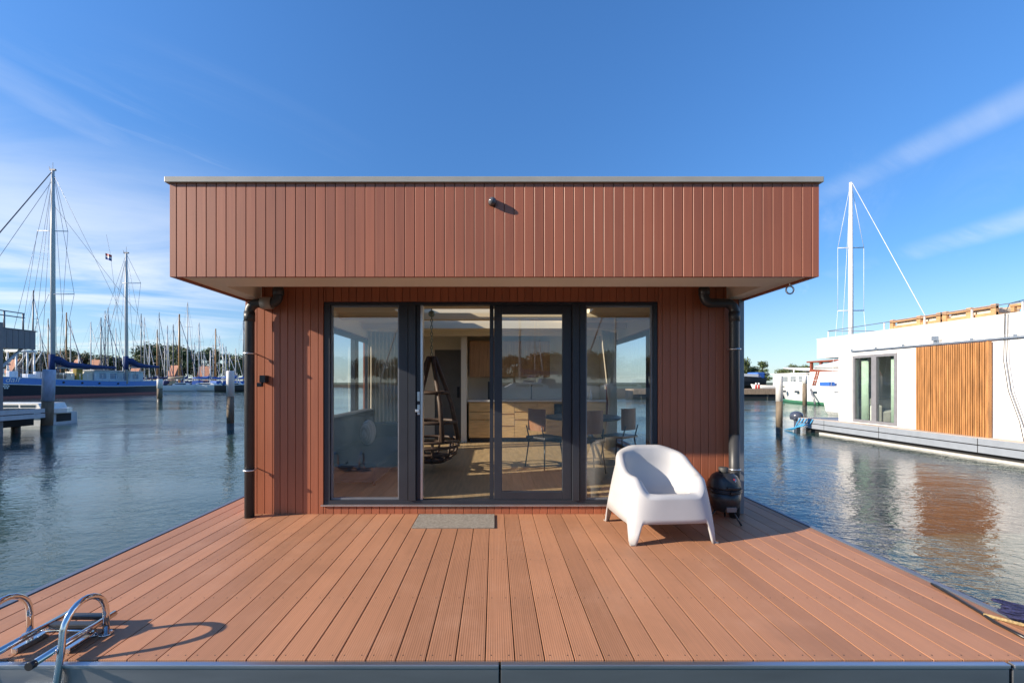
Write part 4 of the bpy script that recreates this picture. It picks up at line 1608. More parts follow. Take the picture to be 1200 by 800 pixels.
def canopy():
    t = thing('roof_terrace', 'dark grey ribbed roof terrace box on a grey post at the left edge', 'terrace', (-19, 12, WZ))
    m = MB()
    X0 = -18.3
    k = 0
    y = 4.0
    while y < 17.0:
        m.box(X0, X0 + .03, y, min(y + .19, 17.0), 2.70, 3.41)
        y += 0.2
    m.box(-23.5, X0 - .001, 4.0, 17.0, 2.72, 3.40)
    obj('cladding', m, M_GREYC, t)
    m = MB()
    m.box(-23.5, X0 + .05, 4.0, 17.05, 3.411, 3.45)
    obj('roof_trim', m, M_MASTD, t)
    m = MB()
    m.box(-17.02, -16.80, 14.35, 14.60, WZ - .8, 3.45)
    obj('grey_post', m, mat('grey_steel_post', (0.20, 0.20, 0.21), 0.55, 0.2, var=.15), t)
    m = MB()
    for (y0, y1, z) in ((4.0, 16.9, 4.12), (4.0, 16.9, 3.95)):
        m.tube([(X0 - .3, y0, z), (X0 - .3, y1, z)], .022, 6)
    for y in (13.6, 14.6, 15.6, 16.2, 16.85):
        m.tube([(X0 - .3, y, 3.45), (X0 - .3, y, 4.12)], .03, 6)
    obj('railing', m, M_GREYM, t)
    m = MB()
    m.box(-18.2, -18.0, 14.6, 14.75, 3.3, 4.6, rot=Matrix.Rotation(R(42), 3, 'Y'))
    obj('lamp_arm', m, M_MASTD, t)
    for (x, y) in ((-18.5, 15.6), (-18.5, 13.2), (-18.5, 10.8), (-18.5, 8)):
        m = MB()
        m.cyl((x, y, .41), (x, y, 2.72), .07, n=10)
        obj('post', m, M_PIERW, t)
    for (ya, yb) in ((15.6, 14.4), (15.6, 16.7), (13.2, 14.4), (13.2, 12.1)):
        m = MB()
        m.cyl((-18.5, ya, 1.5), (-18.5, yb, 2.72), .05, n=8)
        obj('brace', m, M_PIERW, t)


canopy()


def hull_mesh(m, L, B, z_deck, z_bow, z_keel, transom=0.75, n=14, z_split=None):
    """Boat hull along local +y (bow at +L/2): sections with flare, closed by a deck."""
    rows = []
    for i in range(n + 1):
        t = i / n
        y = -L / 2 + L * t
        w = B / 2 * (transom + (1 - transom) * math.sin(min(1, t / .5) * PI / 2)) * (1 if t < .5 else max(0.02, math.cos((t - .5) / .5 * PI / 2) ** 0.75))
        zd = z_deck + (z_bow - z_deck) * max(0, (t - .35) / .65) ** 2
        rake = 0.09 * L * max(0, t - .8) / .2
        rows.append([m.bm.verts.new(p) for p in ((-w * .35, y - rake, z_keel), (-w * .80, y - rake * .7, z_keel + (zd - z_keel) * .30), (-w * .95, y - rake * .3, z_keel + (zd - z_keel) * .65), (-w, y, zd),
                                                 (w, y, zd), (w * .95, y - rake * .3, z_keel + (zd - z_keel) * .65), (w * .80, y - rake * .7, z_keel + (zd - z_keel) * .30), (w * .35, y - rake, z_keel))])
    for q, w_ in zip(rows, rows[1:]):
        for k in range(8):
            m.bm.faces.new((q[k], q[(k + 1) % 8], w_[(k + 1) % 8], w_[k]))
    m.bm.faces.new(rows[0]); m.bm.faces.new(rows[-1][::-1])
    return m


def motorboat():
    t = thing('pontoon_boat', 'low pale pontoon boat with pointed deck moored behind the left jetty', 'boat', (-21, 18.9, WZ))
    m = MB()
    m.prism([(-25.02, 17.95), (-19.82, 17.95), (-19.27, 18.3), (-18.92, 18.9), (-19.27, 19.5), (-19.82, 19.85), (-25.02, 19.85)], 'z', .07, .26)
    obj('deck', m, M_SOLIDW, t)
    m = MB()
    m.box(-24.92, -19.24, 18.12, 19.7, WZ - .2, .069, bev=.02)
    fl = obj('float', m, M_PIERW, t)
    m = MB()
    m.box(-19.2395, -19.225, 18.75, 19.4, -.32, .02)
    obj('dark_opening', m, M_BLACK, fl)
    m = MB()
    m.prism([(-24.02, .261), (-19.50, .261), (-19.62, .50), (-24.02, .50)], 'y', 18.35, 19.5)
    cb = obj('coaming', m, M_SOLIDW, t)
    for a, b in ((-23.82, -23.02), (-22.92, -22.12), (-22.02, -21.27), (-21.17, -20.47), (-20.37, -19.72)):
        m = MB()
        m.box(a, b, 18.338, 18.3495, .32, .43)
        obj('window', m, M_WIN, cb)


motorboat()


# ------------------------------------------------------------------ blue sailing ship
def blue_ship():
    XS = -55.5
    t = thing('sailing_ship', 'long blue and black two-masted sailing ship moored at left', 'sailing ship', (XS - 2.4, 57, WZ))

    def section(ya, yb, za, zb, mb_, off):
        """plating band between heights za(t), zb(t), along the hull"""
        n = 30
        for s in (-1, 1):
            pa, pb = [], []
            for i in range(n + 1):
                tt = i / n                       # 0 stern (far) .. 1 bow (near)
                y = 72.0 - 31.0 * tt
                w = 2.45 * (0.62 + 0.38 * math.sin(min(1, tt / .3) * PI / 2)) * (1 if tt < .68 else max(.02, math.cos((tt - .68) / .32 * PI / 2) ** .7))
                va, vb = za(tt), zb(tt)
                fl = lambda z: 1 - .12 * max(0, (1.2 - z) / 1.6)
                pa.append(mb_.bm.verts.new((XS - 2.45 + s * (w * fl(va) + off), y, va))); pb.append(mb_.bm.verts.new((XS - 2.45 + s * (w * fl(vb) + off), y, vb)))
            for i in range(n):
                mb_.bm.faces.new((pa[i], pa[i + 1], pb[i + 1], pb[i]))
            if s < 0:
                la, lb = pa, pb
        mb_.bm.verts.ensure_lookup_table()
        mb_.bm.faces.new((la[0], pa[0], pb[0], lb[0]))
        mb_.bm.faces.new((la[-1], pa[-1], pb[-1], lb[-1]))
        return lb, pb
    deck = lambda tt: 1.62 + 0.35 * max(0, .25 - tt) + 1.35 * max(0, tt - .25) ** 1.7
    rub = lambda tt: deck(tt) - 0.80
    m = MB(); section(0, 0, lambda tt: WZ + .28, rub, m, 0); obj('lower_hull', m, M_SHIPN, t)
    m = MB(); section(0, 0, lambda tt: WZ - .5, lambda tt: WZ + .281, m, 0); obj('boot_stripe', m, M_SHIPR, t)
    m = MB()
    lb, pb = section(0, 0, lambda tt: rub(tt), deck, m, .01)
    for i in range(len(lb) - 1):
        m.bm.faces.new((lb[i], lb[i + 1], pb[i + 1], pb[i]))
    hull = obj('blue_bulwark', m, M_SHIPB, t)
    m = MB(); section(0, 0, lambda tt: rub(tt) - .06, lambda tt: rub(tt) + .03, m, .035); obj('white_rubbing_strake', m, M_SOLIDW, t)
    m = MB(); section(0, 0, lambda tt: deck(tt) - .05, lambda tt: deck(tt) + .03, m, .03); obj('cap_rail', m, M_PALEB, t)
    # portholes
    m = MB()
    for y in (53, 55, 57.5, 60, 63):
        tt = (72 - y) / 31
        m.cyl((XS - .3, y, deck(tt) - .38), (XS + .06, y, deck(tt) - .38), .13, n=12)
    obj('scuppers', m, M_BLACK, t)
    # name on the bow, read from the water side
    fc = bpy.data.curves.new('lettering', 'FONT')
    fc.body = 'dalf'
    fc.size = 0.80
    fc.shear = 0.25
    fc.extrude = 0.01
    fc.align_x = 'LEFT'
    tmp = bpy.data.objects.new('lettering', fc)
    COL.objects.link(tmp)
    me = bpy.data.meshes.new_from_object(tmp.evaluated_get(bpy.context.evaluated_depsgraph_get()))
    bpy.data.objects.remove(tmp)
    me.materials.append(M_SOLIDW)
    lt = bpy.data.objects.new('name_lettering', me)
    COL.objects.link(lt)
    lt.parent = hull
    lt.rotation_euler = (R(90), 0, R(85.4))
    y0 = 48.45
    tt = (72 - y0) / 31
    w0 = 2.45 * (1 if tt < .68 else math.cos((tt - .68) / .32 * PI / 2) ** .7)
    lt.location = Vector((XS - 2.45 + w0 + .06, y0, deck(tt) - .60)) - ORIGIN[t.name]
    lt.scale = (1.25, 1.05, 1)
    # white rosette under the name
    m = MB()
    yb = 48.65
    for k in range(6):
        a = 2 * PI * k / 6
        m.ball((0, .24 * math.cos(a), .24 * math.sin(a)), .11, (.25, 1, 1), 8)
    m.ball((0, 0, 0), .10, (.25, 1, 1), 8)
    tt = (72 - yb) / 31
    w1 = 2.45 * math.cos(max(0, (tt - .68)) / .32 * PI / 2) ** .7 * (1 - .12 * max(0, (1.2 - .95) / 1.6))
    for v in m.bm.verts:
        v.co += Vector((XS - 2.45 + w1 + .02, yb, .98))
    obj('bow_emblem', m, M_SOLIDW, t)

    xc = XS - 2.45
    # deckhouses
    m = MB()
    m.box(xc - 1.5, xc + 1.55, 60.2, 68.6, 1.3, 3.05, bev=.1)
    dh = obj('deckhouse', m, M_PALEB, t)
    m = MB()
    m.box(xc - 1.65, xc + 1.75, 60.0, 68.8, 3.06, 3.16, bev=.03)
    obj('deckhouse_roof', m, M_SOLIDW, dh)
    for y in (61.0, 62.7, 64.9, 66.6):
        m = MB()
        m.box(xc + 1.551, xc + 1.58, y, y + 1.0, 1.95, 2.75, bev=.01)
        obj('window', m, mat('blue_glazing', (0.08, 0.22, 0.34), .15), dh)
    m = MB()
    m.prism([(58.0, 1.4), (60.1, 1.4), (60.1, 2.9), (58.9, 2.9)], 'x', xc - 1.2, xc + 1.4)
    obj('companionway', m, M_CREAM, t)
    m = MB()
    m.box(xc - 1.3, xc + 1.35, 54.8, 57.6, 1.4, 2.65, bev=.08)
    obj('cream_hatch_house', m, M_CREAM, t)
    m = MB()
    m.box(xc + 1.351, xc + 1.37, 55.2, 56.4, 1.9, 2.4)
    obj('hatch_window', m, M_WIN, t)
    m = MB()
    m.box(xc + .9, xc + 1.5, 57.75, 58.6, 1.5, 3.3, bev=.1)
    obj('ochre_cover', m, M_OCHRE, t)
    # stanchions and rail
    m = MB()
    for i in range(26):
        y = 43 + i * 1.1
        tt = (72 - y) / 31
        w = 2.35 * (1 if tt < .68 else max(.1, math.cos((tt - .68) / .32 * PI / 2) ** .7))
        m = MB()
        m.cyl((xc + w, y, deck(tt) - .02), (xc + w, y, deck(tt) + .85), .025, n=6)
        obj('stanchion', m, M_SOLIDW, t)
    m = MB()
    pts = []
    for i in range(26):
        y = 43 + i * 1.1
        tt = (72 - y) / 31
        w = 2.35 * (1 if tt < .68 else max(.1, math.cos((tt - .68) / .32 * PI / 2) ** .7))
        pts.append((xc + w, y, deck(tt) + .85))
    m.tube(pts, .014, 6)
    obj('guard_wire', m, M_WIREW, t)
    # deck clutter
    for (y, x, w, h) in ((44.5, .3, .5, .7), (46.2, -.2, .7, .5), (50.5, .4, .5, .8), (52.2, .6, .8, .55), (53.6, .2, .4, .9)):
        m = MB()
        tt = (72 - y) / 31
        m.box(xc + x - w / 2, xc + x + w / 2, y, y + .9, deck(tt) - .05, deck(tt) + h, bev=.08)
        obj('deck_locker', m, M_SOLIDW, t)
    # masts
    for name, px, D_top, topy, r, spr, boom in (('main_mast', 62, 53.9, 200, .26, ((271, 1.75, 1.55), (345, .3, 2.35)), (54.2, 62.6)), ('mizzen_mast', 148, 64.6, 297, .21, ((332, .4, 1.9),), (65.0, 70.6))):
        zt = EYE - (topy - 448) * D_top / F
        x = (px - 579) * D_top / F
        m = MB()
        m.tube([(x, D_top, 1.2), (x, D_top, zt * .7), (x, D_top, zt)], [r, r * .92, r * .62], 12)
        mast = obj(name, m, M_MASTG, t)
        m = MB()
        m.box(x - .35, x + .35, D_top - .1, D_top + .1, zt, zt + .18)
        m.cyl((x, D_top, zt), (x, D_top, zt + 1.0), .02, n=6)
        m.tube([(x - .3, D_top, zt + .1), (x - .5, D_top, zt + .5)], .03, 6)
        obj('masthead_gear', m, M_MASTD, mast)
        for (sy_, wl, wr) in spr:
            z = EYE - (sy_ - 448) * D_top / F
            m = MB()
            m.tube([(x - wl, D_top - .2, z), (x + wr, D_top + .35, z + .12)], .055, 6)
            obj('crosstree', m, M_SOLIDW, mast)
        z0 = EYE - (429 - 448) * D_top / F
        m = MB()
        m.tube([(x + .1, boom[0], z0 - .2), (x + .15, boom[1], z0 + .02)], .10, 8)
        bo = obj('boom', m, M_MASTG, mast)
        m = MB()
        m.tube([(x + .1, boom[0] - .45, z0 + .95), (x + .1, boom[0] + .25, z0 + .75), (x + .1, boom[0] + 1.4, z0 + .25), (x + .12, (boom[0] + boom[1]) / 2, z0 + .13), (x + .15, boom[1], z0 + .1)], [.38, .55, .42, .30, .18], 10)
        m.tube([(x - .0, boom[0] - .42, z0 - .5), (x + .0, boom[0] - .42, z0 + 1.5)], .30, 10)
        obj('sail_cover', m, M_NAVYC, bo)
        m = MB()
        hz = 2.0
        wy = .02
        for (dy, f) in ((-1.6, 1.0), (0.4, .98), (1.6, 1.0)):
            for s in (-1, 1):
                m.tube([(x, D_top, zt * f), (xc + s * 2.35, D_top + dy, hz)], wy, 5)
        for (sy_, wl, wr) in spr:
            z = EYE - (sy_ - 448) * D_top / F
            m.tube([(x + wr, D_top + .35, z + .12), (xc + 2.35, D_top + .5, hz)], wy, 5); m.tube([(x + wr, D_top + .35, z + .12), (x, D_top, zt)], wy, 5)
            m.tube([(x - wl, D_top - .2, z), (xc - 2.35, D_top - .2, hz)], wy, 5)
        if name == 'main_mast':
            m.tube([(x, D_top, zt - .3), (xc, 71.5, 4.0)], wy, 5)
            m.tube([(x, D_top, zt * .85), (x + 1.6, 64.6, 12)], wy, 5)
        else:
            m.tube([(x, D_top, zt - .2), (xc, 72.0, 2.2)], wy, 5)
        obj('rigging', m, M_WIRE, mast)
    # furled jib on the forestay: heavy dark line up to the left
    x, D_top = (62 - 579) * 53.9 / F, 53.9
    m = MB()
    zt = EYE - (203 - 448) * D_top / F
    m.tube([(xc, 41.0, 3.6), (x, D_top - .2, zt)], [.075, .055], 7)
    obj('furled_jib', m, M_MASTD, t)
    m = MB()
    m.tube([(xc, 43.5, 3.4), (x, D_top - .2, zt - 1.2)], .025, 6)
    obj('inner_stay', m, M_WIRE, t)
    # bowsprit awning strip in navy
    m = MB()
    m.box(xc - .8, xc + .9, 46.0, 50.4, 3.45, 3.60, bev=.06)
    obj('folded_awning', m, M_NAVYC, t)


blue_ship()


# flag on a thin staff (courtesy flag flown between the two masts)
def flag():
    c = at(127, 300, 64)
    t = thing('dutch_flag', 'small red, white and blue flag flying on a halyard between the masts', 'flag', c)
    m = MB()
    m.tube([c + Vector((-.3, 0, 3.2)), c + Vector((.25, 0, .5)), c + Vector((2.3, .4, -18.5))], .018, 5)
    obj('halyard', m, M_WIRE, t)
    for i, (mt) in enumerate((M_RED, M_SOLIDW, mat('flag_blue', (0.03, 0.09, 0.32), .7))):
        m = MB()
        rows = []
        for j in range(2):
            row = []
            for k in range(7):
                row.append(m.bm.verts.new(c + Vector((-.45 + .15 * k, .1 * math.sin(k * 1.2), .45 - .30 * (i + j) - .05 * k))))
            rows.append(row)
        for k in range(6):
            m.bm.faces.new((rows[0][k], rows[0][k + 1], rows[1][k + 1], rows[1][k]))
        o = obj('stripe', m, mt, t)
        o.modifiers.new('thickness', 'SOLIDIFY').thickness = 0.02


flag()


# ------------------------------------------------------------------ marina sailboats
def sailboat(px, topy, D, label, mast=M_MASTG, r=.10, hull=M_SOLIDW, cover=M_NAVYC, L=10.0, head=0.0, cabin=True, lean=0.0, spread=True, group='sailing yachts in the left marina', jib=True, pos=None, hs=-.06, hood=True):
    x = (px - 579) * D / F
    zt = EYE - (topy - 448) * D / F
    if pos:
        x, D, zt = pos
    t = thing('sailboat', label, 'sailboat', (x, D, WZ), R(head), group)
    B = L * .30
    m = MB()
    hull_mesh(m, L, B, 1.25, 1.65, -.3, .7)
    bmesh.ops.translate(m.bm, verts=m.bm.verts, vec=(0, L * hs, 0))
    obj('hull', m, hull, t, world=False)
    if cabin:
        m = MB()
        m.prism([(-L * .28, 1.2), (L * .16, 1.3), (L * .08, 1.78), (-L * .26, 1.82)], 'x', -B * .30, B * .30)
        cb = obj('cabin', m, M_SOLIDW if hull is not M_TAN else M_TAN, t, world=False)
        m = MB()
        for s in (-1, 1):
            m.box(min(s * B * .301, s * B * .31), max(s * B * .301, s * B * .31), -L * .22, L * .05, 1.42, 1.64)
        obj('cabin_windows', m, M_WIN, cb, world=False)
        if hood:
            m = MB()
            m.prism([(-L * .36, 1.25), (-L * .20, 1.8), (-L * .22, 2.25), (-L * .34, 2.2)], 'x', -B * .32, B * .32)
            obj('sprayhood', m, cover, t, world=False)
    H = zt - WZ
    top = (lean * H, 0, H)
    m = MB()
    m.tube([(0, 0, 1.2), (lean * H * .6, 0, H * .6), top], [r, r * .95, r * .6], 8)
    ms = obj('mast', m, mast, t, world=False)
    m = MB()
    m.tube([(0, -.1, 2.55), (0, -L * .40, 2.7)], .06, 6)
    obj('boom', m, mast, ms, world=False)
    m = MB()
    m.tube([(0, -.05, 3.2), (0, -.4, 2.95), (0, -L * .2, 2.85), (0, -L * .39, 2.82)], [.18, .26, .20, .12], 7)
    obj('sail_cover', m, cover, ms, world=False)
    m = MB()
    sw = B * .30
    zz = (.45, .72) if spread else ()
    for q in zz:
        m.tube([(-sw + lean * H * q, 0, H * q), (sw + lean * H * q, 0, H * q)], .03, 5)
    w = .012
    for s in (-1, 1):
        pr = top
        for q in zz[::-1]:
            nx = (s * sw + lean * H * q, 0, H * q)
            m.tube([pr, nx], w, 4)
            pr = nx
        m.tube([pr, (s * B * .47, 0, 1.25)], w, 4)
    m.tube([top, (0, L * (hs - .48), 1.3)], w, 4)
    obj('rigging', m, M_WIRE, ms, world=False)
    if jib:
        m = MB()
        m.tube([(0, L * (hs + .48), 1.7), (lean * H * .92, .1, H * .92)], [.09, .05], 6)
        obj('furled_jib', m, M_WIREW if random.random() < .6 else M_NAVYC, t, world=False)
    return t


WD, DK, WT = M_MASTW, M_MASTD, M_MASTWH
boats = [
    # px, top, D, colour word, mast mat, r, hull, cover, heading, extra
    (37.5, 340, 84, 'leaning dark-masted sailboat behind the grey roof terrace', DK, .15, M_SOLIDW, M_NAVYC, 8, dict(lean=.012)),
    (47, 390, 120, 'short grey-masted sailboat between the roof terrace and the tall ship mast', DK, .11, M_SOLIDW, M_NAVYC, -20, {}),
    (56.5, 373, 104, 'brown-masted sailboat just left of the tall ship mast', M_MASTW, .12, M_SOLIDW, M_NAVYC, 12, {}),
    (77.3, 366, 98, 'wooden-masted sailboat with two small dark pennants, right of the tall ship mast', WD, .17, M_TAN, M_NAVYC, -8, dict(lean=.008)),
    (82.5, 375, 112, 'grey sailboat mast close behind the wooden pennant mast', M_MASTG, .12, M_SOLIDW, M_NAVYC, 0, {}),
    (106.5, 377, 110, 'grey-masted sailboat left of the crossed stays', M_MASTG, .14, M_SOLIDW, M_BLUEC, -14, {}),
    (118.3, 372, 92, 'dark-masted sailboat at the crossed stays, left one', DK, .13, M_SOLIDW, M_NAVYC, 28, {}),
    (123.2, 364, 100, 'slim dark-masted sailboat at the crossed stays, middle one', DK, .10, M_SOLIDW, M_NAVYC, -30, {}),
    (126.6, 360.5, 108, 'slim dark-masted sailboat at the crossed stays, right one', DK, .10, M_SOLIDW, M_NAVYC, 20, {}),
    (135.8, 384, 116, 'pale short-masted sailboat left of the second ship mast', M_MASTG, .13, M_SOLIDW, M_NAVYC, 0, {}),
    (165.4, 367.5, 112, 'grey twin-height sailboat mast right of the second ship mast, left of two', DK, .14, M_SOLIDW, M_NAVYC, 8, {}),
    (169.3, 371.5, 118, 'grey sailboat mast right of the second ship mast, right of two', M_MASTG, .11, M_SOLIDW, M_NAVYC, -6, {}),
    (184.3, 386, 98, 'brown-masted sailboat with yellow flag at the stern of the blue ship', WD, .15, M_TAN, M_NAVYC, 14, {}),
    (186.6, 366, 120, 'tall thin grey-masted sailboat behind the brown mast at the ship stern', DK, .10, M_SOLIDW, M_NAVYC, -12, {}),
    (196.2, 381, 104, 'white-masted sailboat with dark red hull right of the ship stern', M_MASTG, .14, M_HULLR, M_NAVYC, 30, {}),
    (203.0, 380, 124, 'dark thick-topped sailboat mast against the big trees', DK, .15, M_SOLIDW, M_NAVYC, 0, {}),
    (210.2, 368, 92, 'thick brown-masted sailboat with canted white boom before the big trees', WD, .22, M_HULLD, M_NAVYC, -24, {}),
    (219.8, 354, 96, 'tallest grey-masted sailboat of the marina beside the big trees', M_MASTG, .13, M_SOLIDW, M_NAVYC, 16, {}),
    (228, 401, 126, 'low grey-masted sailboat between the two tree clumps', M_MASTG, .11, M_SOLIDW, M_NAVYC, 0, {}),
    (233.2, 378, 100, 'grey-masted sailboat with slanting stay between the tree clumps', M_MASTG, .13, M_SOLIDW, M_NAVYC, 22, {}),
    (246.5, 410, 108, 'short white-masted sailboat before the right tree clump', WT, .13, M_SOLIDW, M_BLUEC, -18, {}),
    (249.8, 403, 122, 'short grey-masted sailboat before the right tree clump', M_MASTG, .12, M_SOLIDW, M_NAVYC, 6, {}),
    (252.8, 385, 102, 'orange-brown wooden-masted sailboat before the right tree clump', WD, .18, M_TAN, M_NAVYC, -10, {}),
    (257.3, 393, 118, 'slim pale-masted sailboat right of the orange-brown mast', M_MASTG, .10, M_SOLIDW, M_NAVYC, 10, {}),
    (261.2, 402, 110, 'pale short-masted sailboat left of the tall white pile', WT, .12, M_SOLIDW, M_NAVYC, 0, {}),
    (264.8, 405.5, 98, 'grey short-masted sailboat just left of the tall white pile', M_MASTG, .14, M_SOLIDW, M_BLUEC, -16, {}),
    (276.2, 408, 116, 'short grey-masted sailboat between the white pile and the downpipe', M_MASTG, .12, M_SOLIDW, M_BLUEC, 0, {}),
    (285.2, 375.5, 106, 'tall dark-masted sailboat beside the left downpipe', DK, .14, M_SOLIDW, M_BLUEC, 12, {}),
    (27, 402, 130, 'far pale sailboat mast seen under the grey roof terrace', M_MASTG, .12, M_SOLIDW, M_NAVYC, 0, {}),
    (64.5, 398, 128, 'far pale short sailboat mast right behind the tall ship mast', WT, .12, M_SOLIDW, M_NAVYC, 0, {}),
    (71, 408, 132, 'low far wooden sailboat mast left of the pennant mast', WD, .12, M_TAN, M_NAVYC, 0, {}),
    (92, 411, 134, 'low far pale sailboat mast between the pennant mast and crossed stays', WT, .12, M_SOLIDW, M_NAVYC, 0, {}),
    (144, 408, 130, 'low far pale sailboat mast just left of the second ship mast', WT, .12, M_SOLIDW, M_NAVYC, 0, {}),
    (175, 404, 132, 'low far pale sailboat mast at the left flank of the big trees', WT, .12, M_SOLIDW, M_NAVYC, 0, {}),
    (193, 405, 136, 'low far pale sailboat mast before the middle of the big trees', M_MASTG, .12, M_SOLIDW, M_NAVYC, 0, {}),
    (239, 412, 138, 'low far pale sailboat mast at the left flank of the right tree clump', WT, .12, M_SOLIDW, M_NAVYC, 0, {}),
    (269, 412, 138, 'low far grey sailboat mast right behind the tall white pile', M_MASTG, .12, M_SOLIDW, M_NAVYC, 0, {}),
]
for (px, ty, D, lab, mm, r, hl, cv, hd, kw) in boats:
    sailboat(px, ty, D, lab, mm, r, hl, cv, L=random.uniform(9, 12), head=hd, **kw)
# two boats side-on in the front row, with canopies
sailboat(216, 440, 90, 'mastless pale sailboat hull with tan canopy in the front row by the small pile', M_MASTG, .08, M_SOLIDW, M_TAN, L=7, head=-62, spread=False, jib=False)
sailboat(246, 438, 92, 'white sailboat hull side-on in the front row, right of the small pile', M_MASTG, .08, M_SOLIDW, M_BLUEC, L=9, head=-84, spread=False, jib=False)
sailboat(278, 437, 88, 'small dark boat under a bright blue tarpaulin beside the white pile', M_MASTG, .08, M_HULLD, M_BLUEC, L=7, head=-70, spread=False, jib=False)

# white sailing yacht beyond the neighbour at right
t = sailboat(997, 214, 24.0, 'sailboat with bright white mast rising behind the white houseboat', M_MASTWH, .125, M_SOLIDW, M_SOLIDW, L=7.6, head=175, lean=-.0, group=None, jib=False, hs=.36, hood=False, cabin=False)
m = MB()
m.tube([(0, 6.3, 1.7), (0, .12, (EYE - (216 - 448) * 24.0 / F) - WZ)], .015, 6)
obj('forestay', m, M_WIREW, t, world=False)
for c in t.children_recursive:
    if c.name.startswith('rigging'):
        c.data.materials[0] = M_WIREW


# ------------------------------------------------------------------ right side: motor yacht, dock, hauled-out boat
def yacht():
    c = Vector((28.6, 35.5, WZ))
    t = thing('motor_yacht', 'white motor yacht with mahogany wheelhouse and green waterline at right', 'yacht', c, R(0))
    m = MB()
    hull_mesh(m, 14.5, 4.2, 1.55, 1.85, -.35, .85)
    obj('hull', m, M_SOLIDW, t, world=False)
    m = MB()
    hull_mesh(m, 14.3, 3.66, .22, .24, -.3, .85)
    obj('waterline', m, M_GREENB, t, world=False)
    m = MB()
    for y in (-4.6, -2.6, -0.4, 1.8, 3.8):
        m.box(-2.10, -1.7, y, y + .35, .95, 1.13)
    obj('portholes', m, M_WIN, t, world=False)
    m = MB()
    m.box(-1.5, 1.5, 1.5, 6.0, 1.5, 2.62, bev=.08)
    cb = obj('saloon', m, M_SOLIDW, t, world=False)
    m = MB()
    m.box(-1.62, 1.62, 1.42, 6.12, 2.621, 2.70)
    obj('saloon_roof', m, M_SOLIDW, cb, world=False)
    for y in (1.75, 2.8, 3.85, 4.9):
        m = MB()
        m.box(-1.53, -1.501, y, y + .7, 1.9, 2.4)
        obj('window', m, mat('pale_yacht_glazing', (0.22, 0.25, 0.27), .2), cb, world=False)
    # wheelhouse
    m = MB()
    m.box(-1.3, 1.3, -2.0, 1.4, 1.5, 2.75)
    wh = obj('wheelhouse_base', m, M_SOLIDW, t, world=False)
    m = MB()
    for y in (-2.0, -.95, .15, 1.22):
        for x in (-1.3, 1.12):
            m.box(x, x + .18, y, y + .18, 2.751, 3.55)
    m.box(-1.325, -1.2, -2.0, 1.4, 2.76, 2.98)
    m.box(1.2, 1.325, -2.0, 1.4, 2.76, 2.98)
    m.box(-1.1, 1.1, 1.28, 1.4, 2.755, 2.98)
    obj('wheelhouse_frame', m, M_MAHOG, wh, world=False)
    m = MB()
    m.box(-1.45, 1.45, -2.2, 1.6, 3.551, 3.68, bev=.03)
    obj('wheelhouse_roof', m, M_MAHOG, wh, world=False)
    m = MB()
    m.box(-1.22, -1.21, -1.8, 1.2, 2.98, 3.55); m.box(1.21, 1.22, -1.8, 1.2, 2.98, 3.55); m.box(-1.1, 1.1, 1.33, 1.34, 2.98, 3.55)
    obj('wheelhouse_pane', m, M_GLASSF, wh, world=False)
    m = MB()
    m.tube([(-1.36, 1.0, 1.55), (-1.36, .55, 2.75)], .05, 6); m.tube([(-1.36, .75, 1.55), (-1.36, .3, 2.75)], .05, 6)
    for q in range(5):
        z = 1.7 + .22 * q
        m.tube([(-1.36, 1.0 - .08 * q, z), (-1.36, .75 - .08 * q, z)], .03, 6)
    obj('red_ladder', m, M_MAHOG, wh, world=False)
    m = MB()
    m.tube([(-.2, 6.3, 3.25), (-.1, 3.6, 3.05), (0, -.5, 2.95)], [.10, .13, .13], 8)
    m.cyl((-.05, -.3, 2.7), (-.05, -.3, 3.0), .05)
    m.cyl((-.15, 5, 2.7), (-.15, 5, 3.15), .05)
    obj('stowed_boom', m, M_SOLIDW, t, world=False)
    m = MB()
    for i in range(12):
        y = -7 + i * 1.1
        m.cyl((-1.95 + max(0, i - 8) * .25, y, 1.5), (-1.95 + max(0, i - 8) * .25, y, 2.05 + .04 * max(0, i - 7)), .018, n=6)
    m.tube([(-1.95 + max(0, i - 8) * .25, -7 + i * 1.1, 2.05 + .04 * max(0, i - 7)) for i in range(12)], .018, 6)
    obj('guard_rail', m, M_WIREW, t, world=False)
    m = MB()
    m.box(-2.0, -1.5, -1.6, -.6, 1.56, 1.9, bev=.06)
    obj('blue_cover', m, M_BLUEC, t, world=False)
    m = MB()
    m.tube([(-2.1, .2, 1.3), (-2.25, -.5, .05)], .08, 8)
    obj('gangplank', m, M_GREYM, t, world=False)


yacht()


